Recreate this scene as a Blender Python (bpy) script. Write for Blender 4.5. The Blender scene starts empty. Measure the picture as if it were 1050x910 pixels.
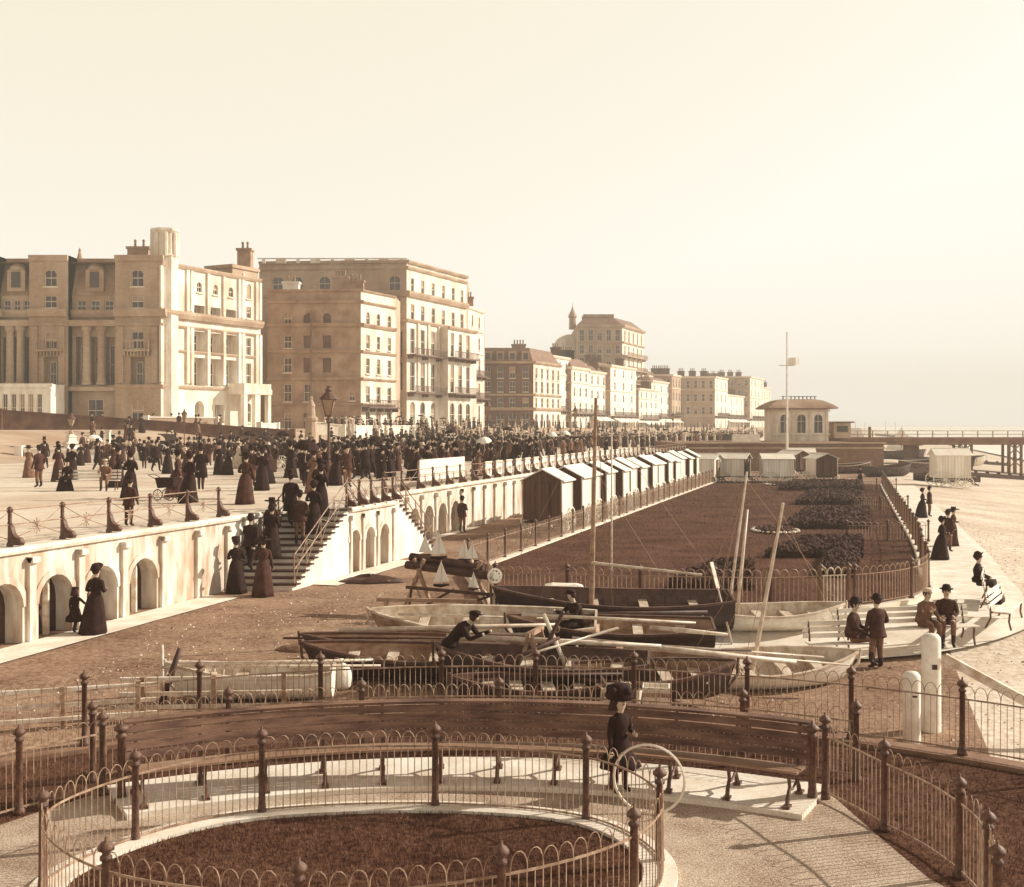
import bpy, bmesh, math, random
from mathutils import Vector, Matrix
random.seed(7)
R = math.radians
SC = bpy.context.scene
COL = SC.collection
F = 1150.0; CX = 525.0; HY = 437.0; CZ = 5.0          # lens (in photograph pixels), horizon row and eye height

def at(px, py, z=0.0):
    Y = F*(CZ-z)/(py-HY); return Vector(((px-CX)*Y/F, Y, z))
def atY(px, Y): return (px-CX)*Y/F
def zat(py, Y): return CZ + (HY-py)*Y/F

def smooth(a, b, x):
    t = min(1, max(0, (x-a)/(b-a))); return t*t*(3-2*t)
def lerp(a, b, t): return a+(b-a)*t

# ------------------------------------------------------------------ mesh builder
class MB:
    def __init__(s): s.v=[]; s.f=[]; s.m=[]
    def add(s, vs, fs, mi=0):
        o=len(s.v); s.v += [tuple(v) for v in vs]
        for f in fs: s.f.append(tuple(o+i for i in f)); s.m.append(mi)
        return s
    def quad(s, a, b, c, d, mi=0): return s.add([a,b,c,d],[(0,1,2,3)],mi)
    def box(s, c, size, rz=0, mi=0):
        x,y,z=[k/2 for k in size]; cs,sn=math.cos(rz),math.sin(rz)
        vs=[]
        for dz in (-z,z):
            for dx,dy in ((-x,-y),(x,-y),(x,y),(-x,y)):
                vs.append((c[0]+dx*cs-dy*sn, c[1]+dx*sn+dy*cs, c[2]+dz))
        return s.add(vs,[(3,2,1,0),(4,5,6,7),(0,1,5,4),(1,2,6,5),(2,3,7,6),(3,0,4,7)],mi)
    def bar(s, p0, p1, w, h, mi=0, up=(0,0,1)):
        p0=Vector(p0);p1=Vector(p1); d=(p1-p0).normalized(); up=Vector(up)
        if abs(d.dot(up))>.98: up=Vector((0,1,0))
        sx=d.cross(up).normalized()*w/2; sz=sx.cross(d).normalized()*h/2
        vs=[p0-sx-sz,p0+sx-sz,p0+sx+sz,p0-sx+sz,p1-sx-sz,p1+sx-sz,p1+sx+sz,p1-sx+sz]
        return s.add(vs,[(0,1,2,3),(7,6,5,4),(0,4,5,1),(1,5,6,2),(2,6,7,3),(3,7,4,0)],mi)
    def tube(s, pts, r, n=6, mi=0, caps=True):
        pts=[Vector(p) for p in pts]; rs=r if isinstance(r,(list,tuple)) else [r]*len(pts)
        rings=[]; prev=None
        for i,p in enumerate(pts):
            d=(pts[min(i+1,len(pts)-1)]-pts[max(i-1,0)])
            if d.length<1e-9: d=Vector((0,0,1))
            d.normalize()
            if prev is None:
                a=Vector((0,0,1)) if abs(d.z)<.9 else Vector((1,0,0))
                x=d.cross(a).normalized()
            else:
                x=(prev-d*prev.dot(d)); x=x.normalized() if x.length>1e-6 else d.orthogonal().normalized()
            prev=x; y=d.cross(x)
            rings.append([p+(x*math.cos(2*math.pi*k/n)+y*math.sin(2*math.pi*k/n))*rs[i] for k in range(n)])
        return s.loft(rings,caps=caps,mi=mi)
    def loft(s, rings, caps=True, mi=0, closed=True):
        n=len(rings[0]); vs=[v for r in rings for v in r]; fs=[]
        for i in range(len(rings)-1):
            for k in range(n if closed else n-1):
                a=i*n+k; b=i*n+(k+1)%n; fs.append((a,b,b+n,a+n))
        if caps and closed:
            fs.append(tuple(reversed(range(n)))); o=(len(rings)-1)*n; fs.append(tuple(range(o,o+n)))
        return s.add(vs,fs,mi)
    def lathe(s, prof, c=(0,0,0), n=10, mi=0, sx=1, sy=1):
        rings=[[(c[0]+r*sx*math.cos(2*math.pi*k/n), c[1]+r*sy*math.sin(2*math.pi*k/n), c[2]+z) for k in range(n)] for r,z in prof]
        return s.loft(rings,mi=mi)
    def ball(s, c, r, n=8, mi=0, sz=1, sy=1, sx=1):
        m=max(4,n//2+1)
        prof=[(max(.02,math.sin(math.pi*i/m))*r, -math.cos(math.pi*i/m)*r*sz) for i in range(m+1)]
        return s.lathe(prof,c,n,mi,sx,sy)
    def prism(s, poly, z0, z1, mi=0, mitop=None):
        n=len(poly); vs=[(p[0],p[1],z0) for p in poly]+[(p[0],p[1],z1) for p in poly]
        s.add(vs,[(k,(k+1)%n,n+(k+1)%n,n+k) for k in range(n)]+[tuple(reversed(range(n)))],mi)
        return s.add([(p[0],p[1],z1) for p in poly],[tuple(range(n))],mi if mitop is None else mitop)
    def mesh(s, name, mats, off=(0,0,0), smooth=False):
        me=bpy.data.meshes.new(name)
        me.from_pydata([(v[0]-off[0],v[1]-off[1],v[2]-off[2]) for v in s.v],[],s.f)
        if not isinstance(mats,(list,tuple)): mats=[mats]
        for m in mats: me.materials.append(m)
        for p,mi in zip(me.polygons,s.m): p.material_index=mi; p.use_smooth=smooth
        me.validate(); me.update(); return me
    def build(s, name, mats, parent=None, smooth=False):
        off=Vector((0,0,0)); q=parent
        while q: off+=q.location; q=q.parent
        return link(name, s.mesh(name,mats,off,smooth), parent)

def link(name, data, parent=None, loc=None, rz=None):
    o=bpy.data.objects.new(name,data); COL.objects.link(o)
    if parent: o.parent=parent
    if loc is not None: o.location=loc
    if rz is not None: o.rotation_euler=(0,0,rz)
    return o
def tag(o,label=None,cat=None,group=None,kind=None):
    if label: o['label']=label
    if cat: o['category']=cat
    if group: o['group']=group
    if kind: o['kind']=kind
    return o
def thing(name,label,cat,loc=(0,0,0),group=None):
    o=bpy.data.objects.new(name,None); COL.objects.link(o); o.location=loc; o.empty_display_size=.2
    return tag(o,label,cat,group)
def copy_tree(o,loc=None,rz=None,label=None,group=None,parent=None):
    c=o.copy(); COL.objects.link(c)
    if parent: c.parent=parent
    if loc is not None: c.location=loc
    if rz is not None: c.rotation_euler=(0,0,rz)
    if label: c['label']=label
    if group: c['group']=group
    for ch in list(o.children): copy_tree(ch,parent=c)
    return c

# ------------------------------------------------------------------ sepia materials
RAMP=[(0,(.0,.0,.0)),(.012,(.030,.0085,.0055)),(.05,(.098,.040,.026)),(.15,(.245,.132,.082)),(.35,(.47,.325,.222)),(.6,(.71,.60,.47)),(.8,(.87,.81,.70)),(1,(1,.98,.93))]
def C(v):
    v=max(0,min(1,v))
    for (a,ca),(b,cb) in zip(RAMP,RAMP[1:]):
        if v<=b:
            t=(v-a)/(b-a); return tuple(lerp(x,y,t) for x,y in zip(ca,cb))+(1,)
    return RAMP[-1][1]+(1,)
_M={}
def mat(name,v,var=.3,scale=4,rough=.8,bump=0,bscale=60,detail=4,stretch=None,spec=.3,fine=.0,fscale=80,metal=0):
    if name in _M: return _M[name]
    m=bpy.data.materials.new(name); m.use_nodes=True; nt=m.node_tree; N=nt.nodes; L=nt.links
    b=N['Principled BSDF']; b.inputs['Roughness'].default_value=rough; b.inputs['Specular IOR Level'].default_value=spec; b.inputs['Metallic'].default_value=metal
    tc=N.new('ShaderNodeTexCoord'); src=tc.outputs['Object']
    if stretch:
        mp=N.new('ShaderNodeMapping'); mp.inputs['Scale'].default_value=stretch; L.new(src,mp.inputs['Vector']); src=mp.outputs['Vector']
    nz=N.new('ShaderNodeTexNoise'); nz.inputs['Scale'].default_value=scale; nz.inputs['Detail'].default_value=detail; nz.inputs['Roughness'].default_value=.65
    L.new(src,nz.inputs['Vector'])
    fac=nz.outputs['Fac']
    if fine:
        n2=N.new('ShaderNodeTexNoise'); n2.inputs['Scale'].default_value=fscale; n2.inputs['Detail'].default_value=2
        L.new(src,n2.inputs['Vector'])
        mx=N.new('ShaderNodeMix'); mx.data_type='FLOAT'; mx.inputs[0].default_value=fine
        L.new(fac,mx.inputs[2]); L.new(n2.outputs['Fac'],mx.inputs[3]); fac=mx.outputs[0]
    cr=N.new('ShaderNodeValToRGB'); e=cr.color_ramp.elements
    e[0].position=.36; e[1].position=.64; e[0].color=C(v*(1-var)); e[1].color=C(min(1,v*(1+var)))
    L.new(fac,cr.inputs['Fac']); L.new(cr.outputs['Color'],b.inputs['Base Color'])
    if bump:
        n3=N.new('ShaderNodeTexNoise'); n3.inputs['Scale'].default_value=bscale; n3.inputs['Detail'].default_value=3; L.new(src,n3.inputs['Vector'])
        bp=N.new('ShaderNodeBump'); bp.inputs['Strength'].default_value=bump; bp.inputs['Distance'].default_value=.03
        L.new(n3.outputs['Fac'],bp.inputs['Height']); L.new(bp.outputs['Normal'],b.inputs['Normal'])
    _M[name]=m; return m

M=dict(
 gravel=mat('gravel',.38,.55,1.2,.95,.6,90,fine=.6,fscale=38),
 pale_path=mat('pale_path',.70,.22,1.5,.9,.2,60,fine=.35,fscale=30),
 yard=mat('yard_dirt',.20,.55,.35,.95,.6,25,fine=.5,fscale=11,spec=.1),
 beach=mat('beach_shingle',.55,.32,.2,.95,.6,12,fine=.5,fscale=6,spec=.1),
 iron_mid=mat('fence_iron',.22,.3,9,.45,.1,60,spec=.5),
 hedge=mat('dark_garden_wall',.075,.4,.8,.9,.2,10),
 lawn=mat('lawn_turf',.06,.6,.45,.95,.7,20,fine=.5,fscale=10,spec=.05),
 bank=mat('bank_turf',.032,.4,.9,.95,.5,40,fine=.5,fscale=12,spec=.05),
 prom=mat('promenade_paving',.56,.2,.25,.9,.15,30,fine=.35,fscale=8,spec=.2),
 road=mat('road_dirt',.36,.2,.2,.9,.2,20),
 kerb=mat('kerb_stone',.66,.18,2,.85,.2,50),
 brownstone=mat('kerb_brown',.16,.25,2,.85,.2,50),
 wallwhite=mat('stucco_white',.74,.16,1.1,.85,.15,30,stretch=(1,1,.35)),
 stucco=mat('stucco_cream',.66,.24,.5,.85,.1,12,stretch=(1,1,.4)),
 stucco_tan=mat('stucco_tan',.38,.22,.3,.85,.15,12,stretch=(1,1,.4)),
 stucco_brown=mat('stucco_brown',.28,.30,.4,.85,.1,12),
 seawall=mat('sea_wall_stucco',.60,.42,1.3,.9,.3,14,stretch=(1,1,.22),fine=.35,fscale=5),
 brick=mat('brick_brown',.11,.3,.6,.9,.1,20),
 trim=mat('stone_trim',.62,.12,1,.8),
 slate=mat('roof_slate',.13,.3,1.2,.7),
 pot=mat('chimney_pot',.25,.3,3,.9),
 glass=mat('window_glass',.02,.4,.6,.15,spec=.6),
 glass_pale=mat('window_blind',.30,.3,.4,.5),
 paint=mat('white_paint',.76,.10,3,.6),
 iron=mat('painted_iron',.07,.55,14,.55,.25,60,spec=.4),
 ironlight=mat('grey_iron',.25,.45,7,.6,.1,60,spec=.4),
 bench=mat('bench_oak',.095,.55,3,.6,.15,50,stretch=(.5,.5,3),spec=.4),
 seat=mat('seat_slats',.2,.25,3,.6,.15,50,stretch=(.5,.5,3)),
 darkwood=mat('dark_wood',.035,.45,5,.6,.2,60,spec=.4),
 wood=mat('weathered_wood',.25,.4,5,.8,.2,60,stretch=(.4,1,1)),
 spar=mat('varnished_spar',.54,.25,4,.4,spec=.5),
 hulldark=mat('tarred_hull',.014,.5,4,.5,.1,40,spec=.5),
 hullbrown=mat('brown_hull',.055,.4,4,.5,.1,40,spec=.5),
 hullwhite=mat('white_hull',.76,.14,4,.5,.1,40,spec=.4),
 hullin=mat('boat_inside',.58,.3,4,.6,.1,40),
 canvas=mat('canvas_sail',.80,.08,3,.85),
 tarp=mat('canvas_cover',.72,.15,3,.9,.3,8),
 rope=mat('rope',.22,.2,9,.9),
 cloth=mat('black_cloth',.011,.5,6,.85,.2,30,spec=.2),
 cloth2=mat('brown_cloth',.032,.4,6,.85,.2,30,spec=.2),
 cloth3=mat('grey_cloth',.11,.3,6,.85,.2,30,spec=.2),
 cloth4=mat('pale_cloth',.50,.25,6,.85,.2,30,spec=.2),
 skin=mat('skin',.42,.08,6,.6),
 hair=mat('hair',.02,.4,20,.7),
 straw=mat('straw',.5,.2,20,.8),
 boot=mat('boot_leather',.015,.3,6,.5),
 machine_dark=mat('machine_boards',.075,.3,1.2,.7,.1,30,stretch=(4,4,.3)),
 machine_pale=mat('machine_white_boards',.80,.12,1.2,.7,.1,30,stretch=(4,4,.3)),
 awning=mat('awning_canvas',.75,.12,2,.9),
 pier=mat('pier_iron',.15,.3,1,.7),
 grass=mat('grass_blades',.085,.5,3,.9,spec=.1),
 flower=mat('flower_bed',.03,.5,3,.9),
 sea=mat('sea_water',.85,.06,.03,.5,.3,.6,spec=.5),
)
def add_boards(m,scale,strength,axis='x'):
    """thin dark joints between boards, as a wave in the paint"""
    nt=m.node_tree; N=nt.nodes; L=nt.links; b=N['Principled BSDF']
    tc=N.new('ShaderNodeTexCoord'); w=N.new('ShaderNodeTexBrick'); w.inputs['Scale'].default_value=scale
    mp=N.new('ShaderNodeMapping')
    sep=N.new('ShaderNodeSeparateXYZ'); L.new(tc.outputs['Object'],sep.inputs[0])
    ad=N.new('ShaderNodeMath'); ad.operation='ADD'; L.new(sep.outputs[0],ad.inputs[0]); L.new(sep.outputs[1],ad.inputs[1])
    cb=N.new('ShaderNodeCombineXYZ'); L.new(ad.outputs[0],cb.inputs[0]); L.new(sep.outputs[2],cb.inputs[1])
    L.new(cb.outputs[0],w.inputs['Vector'])
    w.inputs['Color1'].default_value=(1,1,1,1); w.inputs['Color2'].default_value=(.86,.85,.84,1); w.inputs['Mortar'].default_value=(strength,strength*.9,strength*.8,1)
    old=b.inputs['Base Color'].links[0].from_socket
    mx=N.new('ShaderNodeMix'); mx.data_type='RGBA'; mx.blend_type='MULTIPLY'; mx.inputs[0].default_value=1
    L.new(old,mx.inputs[6]); L.new(w.outputs['Color'],mx.inputs[7]); L.new(mx.outputs[2],b.inputs['Base Color'])
    return w
w=add_boards(M['brick'],3.2,.75); w.inputs['Mortar Size'].default_value=.03
w=add_boards(M['stucco_tan'],1.0,.8); w.inputs['Mortar Size'].default_value=.02
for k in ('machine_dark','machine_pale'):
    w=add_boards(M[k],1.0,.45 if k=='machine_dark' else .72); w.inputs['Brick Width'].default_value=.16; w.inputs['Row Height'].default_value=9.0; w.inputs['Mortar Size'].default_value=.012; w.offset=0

def wallX(Y): return .31*Y-19.35             # top of the sea wall
WD=Vector((.31,1,0)).normalized(); WN=Vector((1,-.31,0)).normalized()   # along it, and out towards the beach
PZ=2.2
def frontX(Y): return -42.3+.41*(Y-135)       # the line of house fronts
def promz(x,y):
    return PZ+2.4*smooth(28,10,x-frontX(y)) if x-frontX(y)<28 else PZ
def groundz(x,y):
    u=x-wallX(y)
    z=-.45*smooth(29.0,25.8,y)*smooth(2,5,x) if y>=20 else -.45*smooth(2,5,x)
    z+=-.085*max(0,u-24)
    return max(z,-3.4)
# ------------------------------------------------------------------ ground, promenade, terrace
def sheet(name,us,vs,fn,m,smooth_=True):
    mb=MB(); n=len(us)
    mb.v=[fn(u,v) for v in vs for u in us]
    for j in range(len(vs)-1):
        for i in range(n-1):
            a=j*n+i; mb.f.append((a,a+1,a+n+1,a+n)); mb.m.append(0)
    o=mb.build(name,m,smooth=smooth_); return tag(o,kind='structure')
def steps(a,b,n,p=1.0): return [lerp(a,b,(i/n)**p) for i in range(n+1)]

def yardpt(u,y):
    x=wallX(y)+u; z=groundz(x,y)-.04
    if y<22 and math.hypot(x+.3,y-7.1)<13.0: z-=.12
    return (x,y,z)
# the lower level, from the foot of the sea wall out over the beach
us=[-.6,-.2]+steps(0,30,46)+steps(31,70,20)+[90,140,300,900,3000]
ys=[-40,-10,2,6]+steps(8,50,72)+steps(51,130,60)+steps(134,420,40)+[600,1200,3000]
def yardmat(u,y): pass
sheet('yard_ground',us[:36],ys,yardpt,M['yard'])
sheet('beach',us[35:],ys,yardpt,M['beach'])
sheet('sea',[-200,0,60,120,300,1000,6000],[-200,0,100,200,400,900,3000,9000],lambda x,y:(wallX(min(y,900))+55+(x+200)*.9, y, -2.35),M['sea'])
# promenade and the road rising to the houses
us=[0-.02]+[-k for k in steps(1,70,40)]+[-100,-200,-600,-3000]
sheet('promenade',list(reversed(us)),[-40,0,10]+steps(15,140,80)+steps(145,500,50)+[800,3000],lambda u,y:(wallX(y)+u,y,promz(wallX(y)+u,y)),M['prom'])
# worn road beyond the promenade
sheet('road',steps(9,27,12),steps(20,500,120),lambda w,y:(frontX(y)+w,y,promz(frontX(y)+w,y)+.02),M['road'])

def strip(name,pts,w0,w1,z,m,h=None):
    """flat strip beside a polyline, offset w0..w1 to its right"""
    mb=MB(); L=[];Rr=[]
    for i,p in enumerate(pts):
        a=pts[max(0,i-1)];b=pts[min(len(pts)-1,i+1)]
        d=Vector((b[0]-a[0],b[1]-a[1],0)).normalized(); n=Vector((d.y,-d.x,0))
        zz=z(p) if callable(z) else z
        L.append(Vector((p[0],p[1],zz))+n*w0); Rr.append(Vector((p[0],p[1],zz))+n*w1)
    if h is None:
        for i in range(len(pts)-1): mb.quad(L[i],Rr[i],Rr[i+1],L[i+1])
    else:
        H=Vector((0,0,h))
        mb.loft([[L[i]-H,Rr[i]-H,Rr[i],L[i]] for i in range(len(pts))])
    return mb.build(name,m)
# pale apron along the foot of the wall
def wallpt(Y,out=0,z=0): return Vector((wallX(Y)+out,Y,z))
tag(strip('pavement',[wallpt(y) for y in steps(20,33.2,8)],.03,1.15,-.012,M['pale_path']),kind='structure')
tag(strip('pavement',[wallpt(y,2.0) for y in steps(35.5,42.0,6)],.03,.9,-.012,M['pale_path']),kind='structure')
tag(strip('pavement',[wallpt(y) for y in steps(47,56,4)],.03,.5,-.012,M['pale_path']),kind='structure')

# terrace in the foreground
TC=(-.3,7.1); TR=12.0
def arc(c,r,a0,a1,n): return [(c[0]+r*math.sin(R(lerp(a0,a1,i/n))),c[1]+r*math.cos(R(lerp(a0,a1,i/n)))) for i in range(n+1)]
mb=MB(); ring=arc(TC,TR+.12,-180,180,120)[:-1]; mb.prism(ring,-1.2,0); tag(mb.build('terrace_lawn',M['lawn']),kind='structure')
mb=MB(); n=160
for i in range(n):
    a0,a1=-180+360*i/n,-180+360*(i+1)/n
    q=[arc(TC,r,a,a,1)[0] for a,r in ((a0,TR-.2),(a0,TR+.18),(a1,TR+.18),(a1,TR-.2))]
    mb.v+= [(p[0],p[1],z) for z in (-1.2,.07) for p in q]; o=len(mb.v)-8
    mb.f+=[(o+7,o+6,o+5,o+4),(o+1,o+2,o+6,o+5),(o+3,o+0,o+4,o+7)]; mb.m+=[0,0,0]
tag(mb.build('terrace_kerb',M['brownstone']),kind='structure')
BC=(-.6,6.8)
# gravel path between the bench and the round bed
outer=arc(BC,9.95,-29.5,29.5,40)+[(4.45,13.8),(4.6,12.4),(5.3,10.5),(6,8),(6,4)]
outer+=[(-8,4),(-7.6,11.5),(-6.9,13.2),(-6.2,14.4)]
mb=MB(); mb.add([(p[0],p[1],.004) for p in outer],[tuple(reversed(range(len(outer))))]); tag(mb.build('gravel_path',M['gravel']),kind='structure')
# concrete plinth under the bench
mb=MB(); A=arc(BC,8.55,-30,30,60); B=arc(BC,9.9,-30,30,60)
mb.loft([[(a[0],a[1],-.1),(a[0],a[1],.075),(b[0],b[1],.075),(b[0],b[1],-.1)] for a,b in zip(A,B)]); tag(mb.build('bench_plinth_pavement',M['pale_path']),kind='structure')

def catmull(P,n=12,closed=False):
    out=[]; m=len(P); rng=range(m if closed else m-1)
    g=lambda i: Vector(P[i%m]) if closed else Vector(P[min(max(i,0),m-1)])
    for i in rng:
        p0,p1,p2,p3=g(i-1),g(i),g(i+1),g(i+2)
        for k in range(n):
            t=k/n; out.append(.5*((2*p1)+(p2-p0)*t+(2*p0-5*p1+4*p2-p3)*t*t+(3*p1-p0-3*p2+p3)*t**3))
    if not closed: out.append(Vector(P[-1]))
    return out
OV=[(-5.0,11.95,0),(-4.5,13.4,0),(-3.2,14.35,0),(-1.0,14.6,0),(.93,14.1,0),(1.68,12.75,0),(1.24,11.4,0),(-.1,10.4,0),(-1.9,10.0,0),(-3.8,10.5,0)]
ov=catmull(OV,12,True)
cen=Vector((-1.8,12.2,0))
def ovscale(s): return [cen+(p-cen)*(1+s/(p-cen).length) for p in ov]
mb=MB(); a=ovscale(.16);b=ovscale(-.22)
L=[[ (p.x,p.y,-.05),(p.x,p.y,.07),(q.x,q.y,.07),(q.x,q.y,-.05)] for p,q in zip(a,b)]; L.append(L[0]); mb.loft(L,caps=False)
tag(mb.build('round_bed_kerb',M['pale_path']),kind='structure')
mb=MB(); q=ovscale(-.21); mb.add([(p.x,p.y,.03) for p in q],[tuple(range(len(q)))]); tag(mb.build('round_bed_lawn',M['lawn']),kind='structure')
for ob in bpy.data.objects:
    if ob.name in('round_bed_lawn','round_bed_path','gravel_path'):
        if ob.data.polygons[0].normal.z<0: ob.data.flip_normals()

# short grass in the beds (uncountable)
mb=MB(); rg=random.Random(3)
def blade(x,y,z,h):
    a=rg.uniform(0,6.28); w=.006; dx,dy=math.cos(a)*w,math.sin(a)*w; l=rg.uniform(-.03,.03); k=rg.uniform(-.03,.03)
    mb.add([(x-dx,y-dy,z),(x+dx,y+dy,z),(x+l,y+k,z+h)],[(0,1,2)])
def inside(p,poly):
    c=False;n=len(poly)
    for i in range(n):
        a=poly[i];b=poly[i-1]
        if (a[1]>p[1])!=(b[1]>p[1]) and p[0]<(b[0]-a[0])*(p[1]-a[1])/(b[1]-a[1])+a[0]: c=not c
    return c
po=[(p.x,p.y) for p in ovscale(-.22)]; pi=[(p.x,p.y) for p in ovscale(-.95)]
while len(mb.f)<14000:
    x,y=rg.uniform(-5.2,1.8),rg.uniform(9.8,14.7)
    if inside((x,y),po): blade(x,y,.03,rg.uniform(.03,.07))
k=0
while k<20000:
    x,y=rg.uniform(-9,8.8),rg.uniform(9.5,19.1); d=math.hypot(x-TC[0],y-TC[1])
    if d>11.78 or inside((x,y),outer): continue
    if math.hypot(x-BC[0],y-BC[1])<10.0 and abs(x+.6)<5: continue
    blade(x,y,0,rg.uniform(.03,.08)); k+=1
tag(mb.build('grass',M['grass']),kind='stuff')

# ------------------------------------------------------------------ railings
def resample(pts,step):
    pts=[Vector(p) for p in pts]; out=[pts[0]]; acc=0
    L=[0]
    for a,b in zip(pts,pts[1:]): L.append(L[-1]+(b-a).length)
    n=max(1,round(L[-1]/step)); j=0; out=[]
    for i in range(n+1):
        s=L[-1]*i/n
        while j<len(L)-2 and L[j+1]<s: j+=1
        t=(s-L[j])/max(1e-9,L[j+1]-L[j]); out.append(pts[j].lerp(pts[j+1],t))
    return out
def post_mesh(h,r=.045):
    mb=MB(); mb.lathe([(r*1.7,0),(r*1.7,.05),(r*1.25,.08),(r*1.1,.16),(r,.2),(r*.9,h-.14),(r*1.3,h-.13),(r*1.3,h-.10),(r*.8,h-.08),(r*.85,h-.06),(r*1.75,h-.035),(r*1.75,h-.005),(r*1.1,h+.03),(r*.35,h+.05),(r*.35,h+.075),(.004,h+.09)],n=10)
    return mb.mesh('post',M['iron'],smooth=True)
_pm={}
def railing(name,label,cat,segs,h=1.04,step=.09,posts=None,r=.0062,hoop=True,group=None,mats=None,postr=.045,endposts=True,ns=5):
    """segs: list of point lists; one panel per seg, posts at seg ends"""
    c=Vector(segs[0][0]); root=thing(name,label,cat,c,group)
    key=(round(h,2),postr)
    if key not in _pm: _pm[key]=post_mesh(h+.03,postr)
    ends=[]
    for s in segs:
        for p in (s[0],s[-1]):
            if not any((Vector(p)-Vector(q)).length<.05 for q in ends): ends.append(p)
    if not endposts: ends=ends[1:-1]
    for p in ends: link('post',_pm[key],root,Vector(p)-c)
    for s in segs:
        P=resample(s,step); mb=MB(); zr=h*.80; m=len(P)
        for zz in (.09,zr):
            for a,b in zip(P[::2],P[2::2] if m%2 else P[2::2]+[P[-1]]):
                mb.bar(a+Vector((0,0,zz)),b+Vector((0,0,zz)),.012,.024)
        jr=random.Random(len(P)+int(P[0].x*10)); J_=[p+Vector((jr.uniform(-.005,.005),jr.uniform(-.005,.005),0)) for p in P]
        for i,p in enumerate(P):
            if i in (0,m-1): continue
            top=zr if (i%2 or not hoop) else zr
            mb.tube([J_[i]+Vector((0,0,.06)),p+Vector((0,0,top if hoop else h-.05+jr.uniform(-.01,.01)))],r,4,caps=False)
        if hoop:
            for i in range(0,m-2,2):
                a,b=P[i],P[i+2]; jz=jr.uniform(-.012,.008); mid=(a+b)/2+Vector((jr.uniform(-.006,.006),jr.uniform(-.006,.006),0)); hw=(b-a)/2; pts=[]
                for k in range(ns+3):
                    t=math.pi*k/(ns+2); pts.append(mid-hw*math.cos(t)+Vector((0,0,zr+.04+ (h*.20-.05+jz)*math.sin(t))))
                pts=[a+Vector((0,0,zr))]+pts+[b+Vector((0,0,zr))]
                mb.tube(pts,r,4,caps=False)
        mb.build('panel',mats or M['ironlight'],root)
    return root
def arcseg(c,r,angs,z=0,n=14):
    return [[Vector((p[0],p[1],z)) for p in arc(c,r,a,b,n)] for a,b in zip(angs,angs[1:])]
def ang(c,x,y): return math.degrees(math.atan2(x-c[0],y-c[1]))
# round bed railing
segs=[]; m=len(OV)
for i in range(m): segs.append((ov+ov[:1])[i*12:i*12+13])
railing('round_railing','hooped iron railing ringing the round grass bed nearest the viewer','railing',segs)
# railing right behind the bench
xs=[-5.9,-4.2,-2.3,-.2,1.65,3.4,4.85]
NC=(-.5,7.0)
railing('hooped_railing','hooped iron railing running close along the back of the curved bench','railing',arcseg(NC,10.3,[ang(NC,x,7+math.sqrt(10.3**2-(x+.5)**2)) for x in xs]))
# outer railing on the terrace kerb
xs=[-9.2,-8.1,-6.6,-5.05,-3.2,-1.2,.4,2.05,3.85,5.35,6.75,8.0,9.2]
railing('hooped_railing','long hooped iron railing on the terrace kerb, facing the drawn-up boats','railing',arcseg(TC,TR,[ang(TC,x,7.1+math.sqrt(TR**2-(x+.3)**2)) for x in xs],.07),h=1.05)
# short side runs beyond the bench ends
railing('hooped_railing','short hooped railing curving forward from the right end of the curved bench','railing',[[Vector((4.2,15.05,0)),Vector((4.42,14.5,0)),Vector((4.6,13.85,0))],catmull([(4.6,13.85,0),(4.85,13.1,0),(4.95,12.4,0)],6),[Vector((4.95,12.4,0)),Vector((4.95,11.9,0)),Vector((4.8,11.3,0))],[Vector((4.8,11.3,0)),Vector((4.5,10.4,0))]])
railing('hooped_railing','short hooped railing curving forward from the left end of the curved bench','railing',[[Vector((-5.55,15.2,0)),Vector((-6.35,14.45,0))],catmull([(-6.35,14.45,0),(-7.1,13.3,0),(-7.5,12.2,0)],6),[Vector((-7.5,12.2,0)),Vector((-7.7,10.9,0))]])

# ------------------------------------------------------------------ curved bench
def bench_arc(root,c,r0,r1,z0,z1,a0,a1,n,name,m,gap=None):
    mb=MB(); A=arc(c,r0,a0,a1,n); B=arc(c,r1,a0,a1,n)
    return mb
root=thing('curved_bench','long curved slatted bench with iron legs on a pale plinth between two railings','bench',(-.6,16.1,.075))
a0,a1=-29.2,29.2; nB=72
def curved_slat(mb,rA,zA,rB,zB,th):
    """a curved plank whose section runs from (rA,zA) to (rB,zB)"""
    d=Vector((rB-rA,zB-zA)).normalized(); nrm=Vector((-d.y,d.x))*th
    rings=[]
    for i in range(nB+1):
        a=R(lerp(a0,a1,i/nB)); s,cc=math.sin(a),math.cos(a); ring=[]
        for r,z in ((rA,zA),(rB,zB),(rB+nrm.x,zB+nrm.y),(rA+nrm.x,zA+nrm.y)):
            ring.append((BC[0]+r*s,BC[1]+r*cc,z+.075))
        rings.append(ring)
    mb.loft(rings)
mb=MB()
for k in range(4):
    za=.50+k*.105; ra=9.22+k*.048
    curved_slat(mb,ra,za,ra+.040,za+.086,.028)
mb.build('backrest',M['bench'],root)
mb=MB(); curved_slat(mb,9.37,.925,9.50,.935,.035); mb.build('top_rail',M['bench'],root)
mb=MB()
for k in range(4):
    ra=8.74+k*.115; curved_slat(mb,ra,.43-.008*k,ra+.10,.425-.008*k,.03)
mb.build('seat',M['seat'],root)
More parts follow.
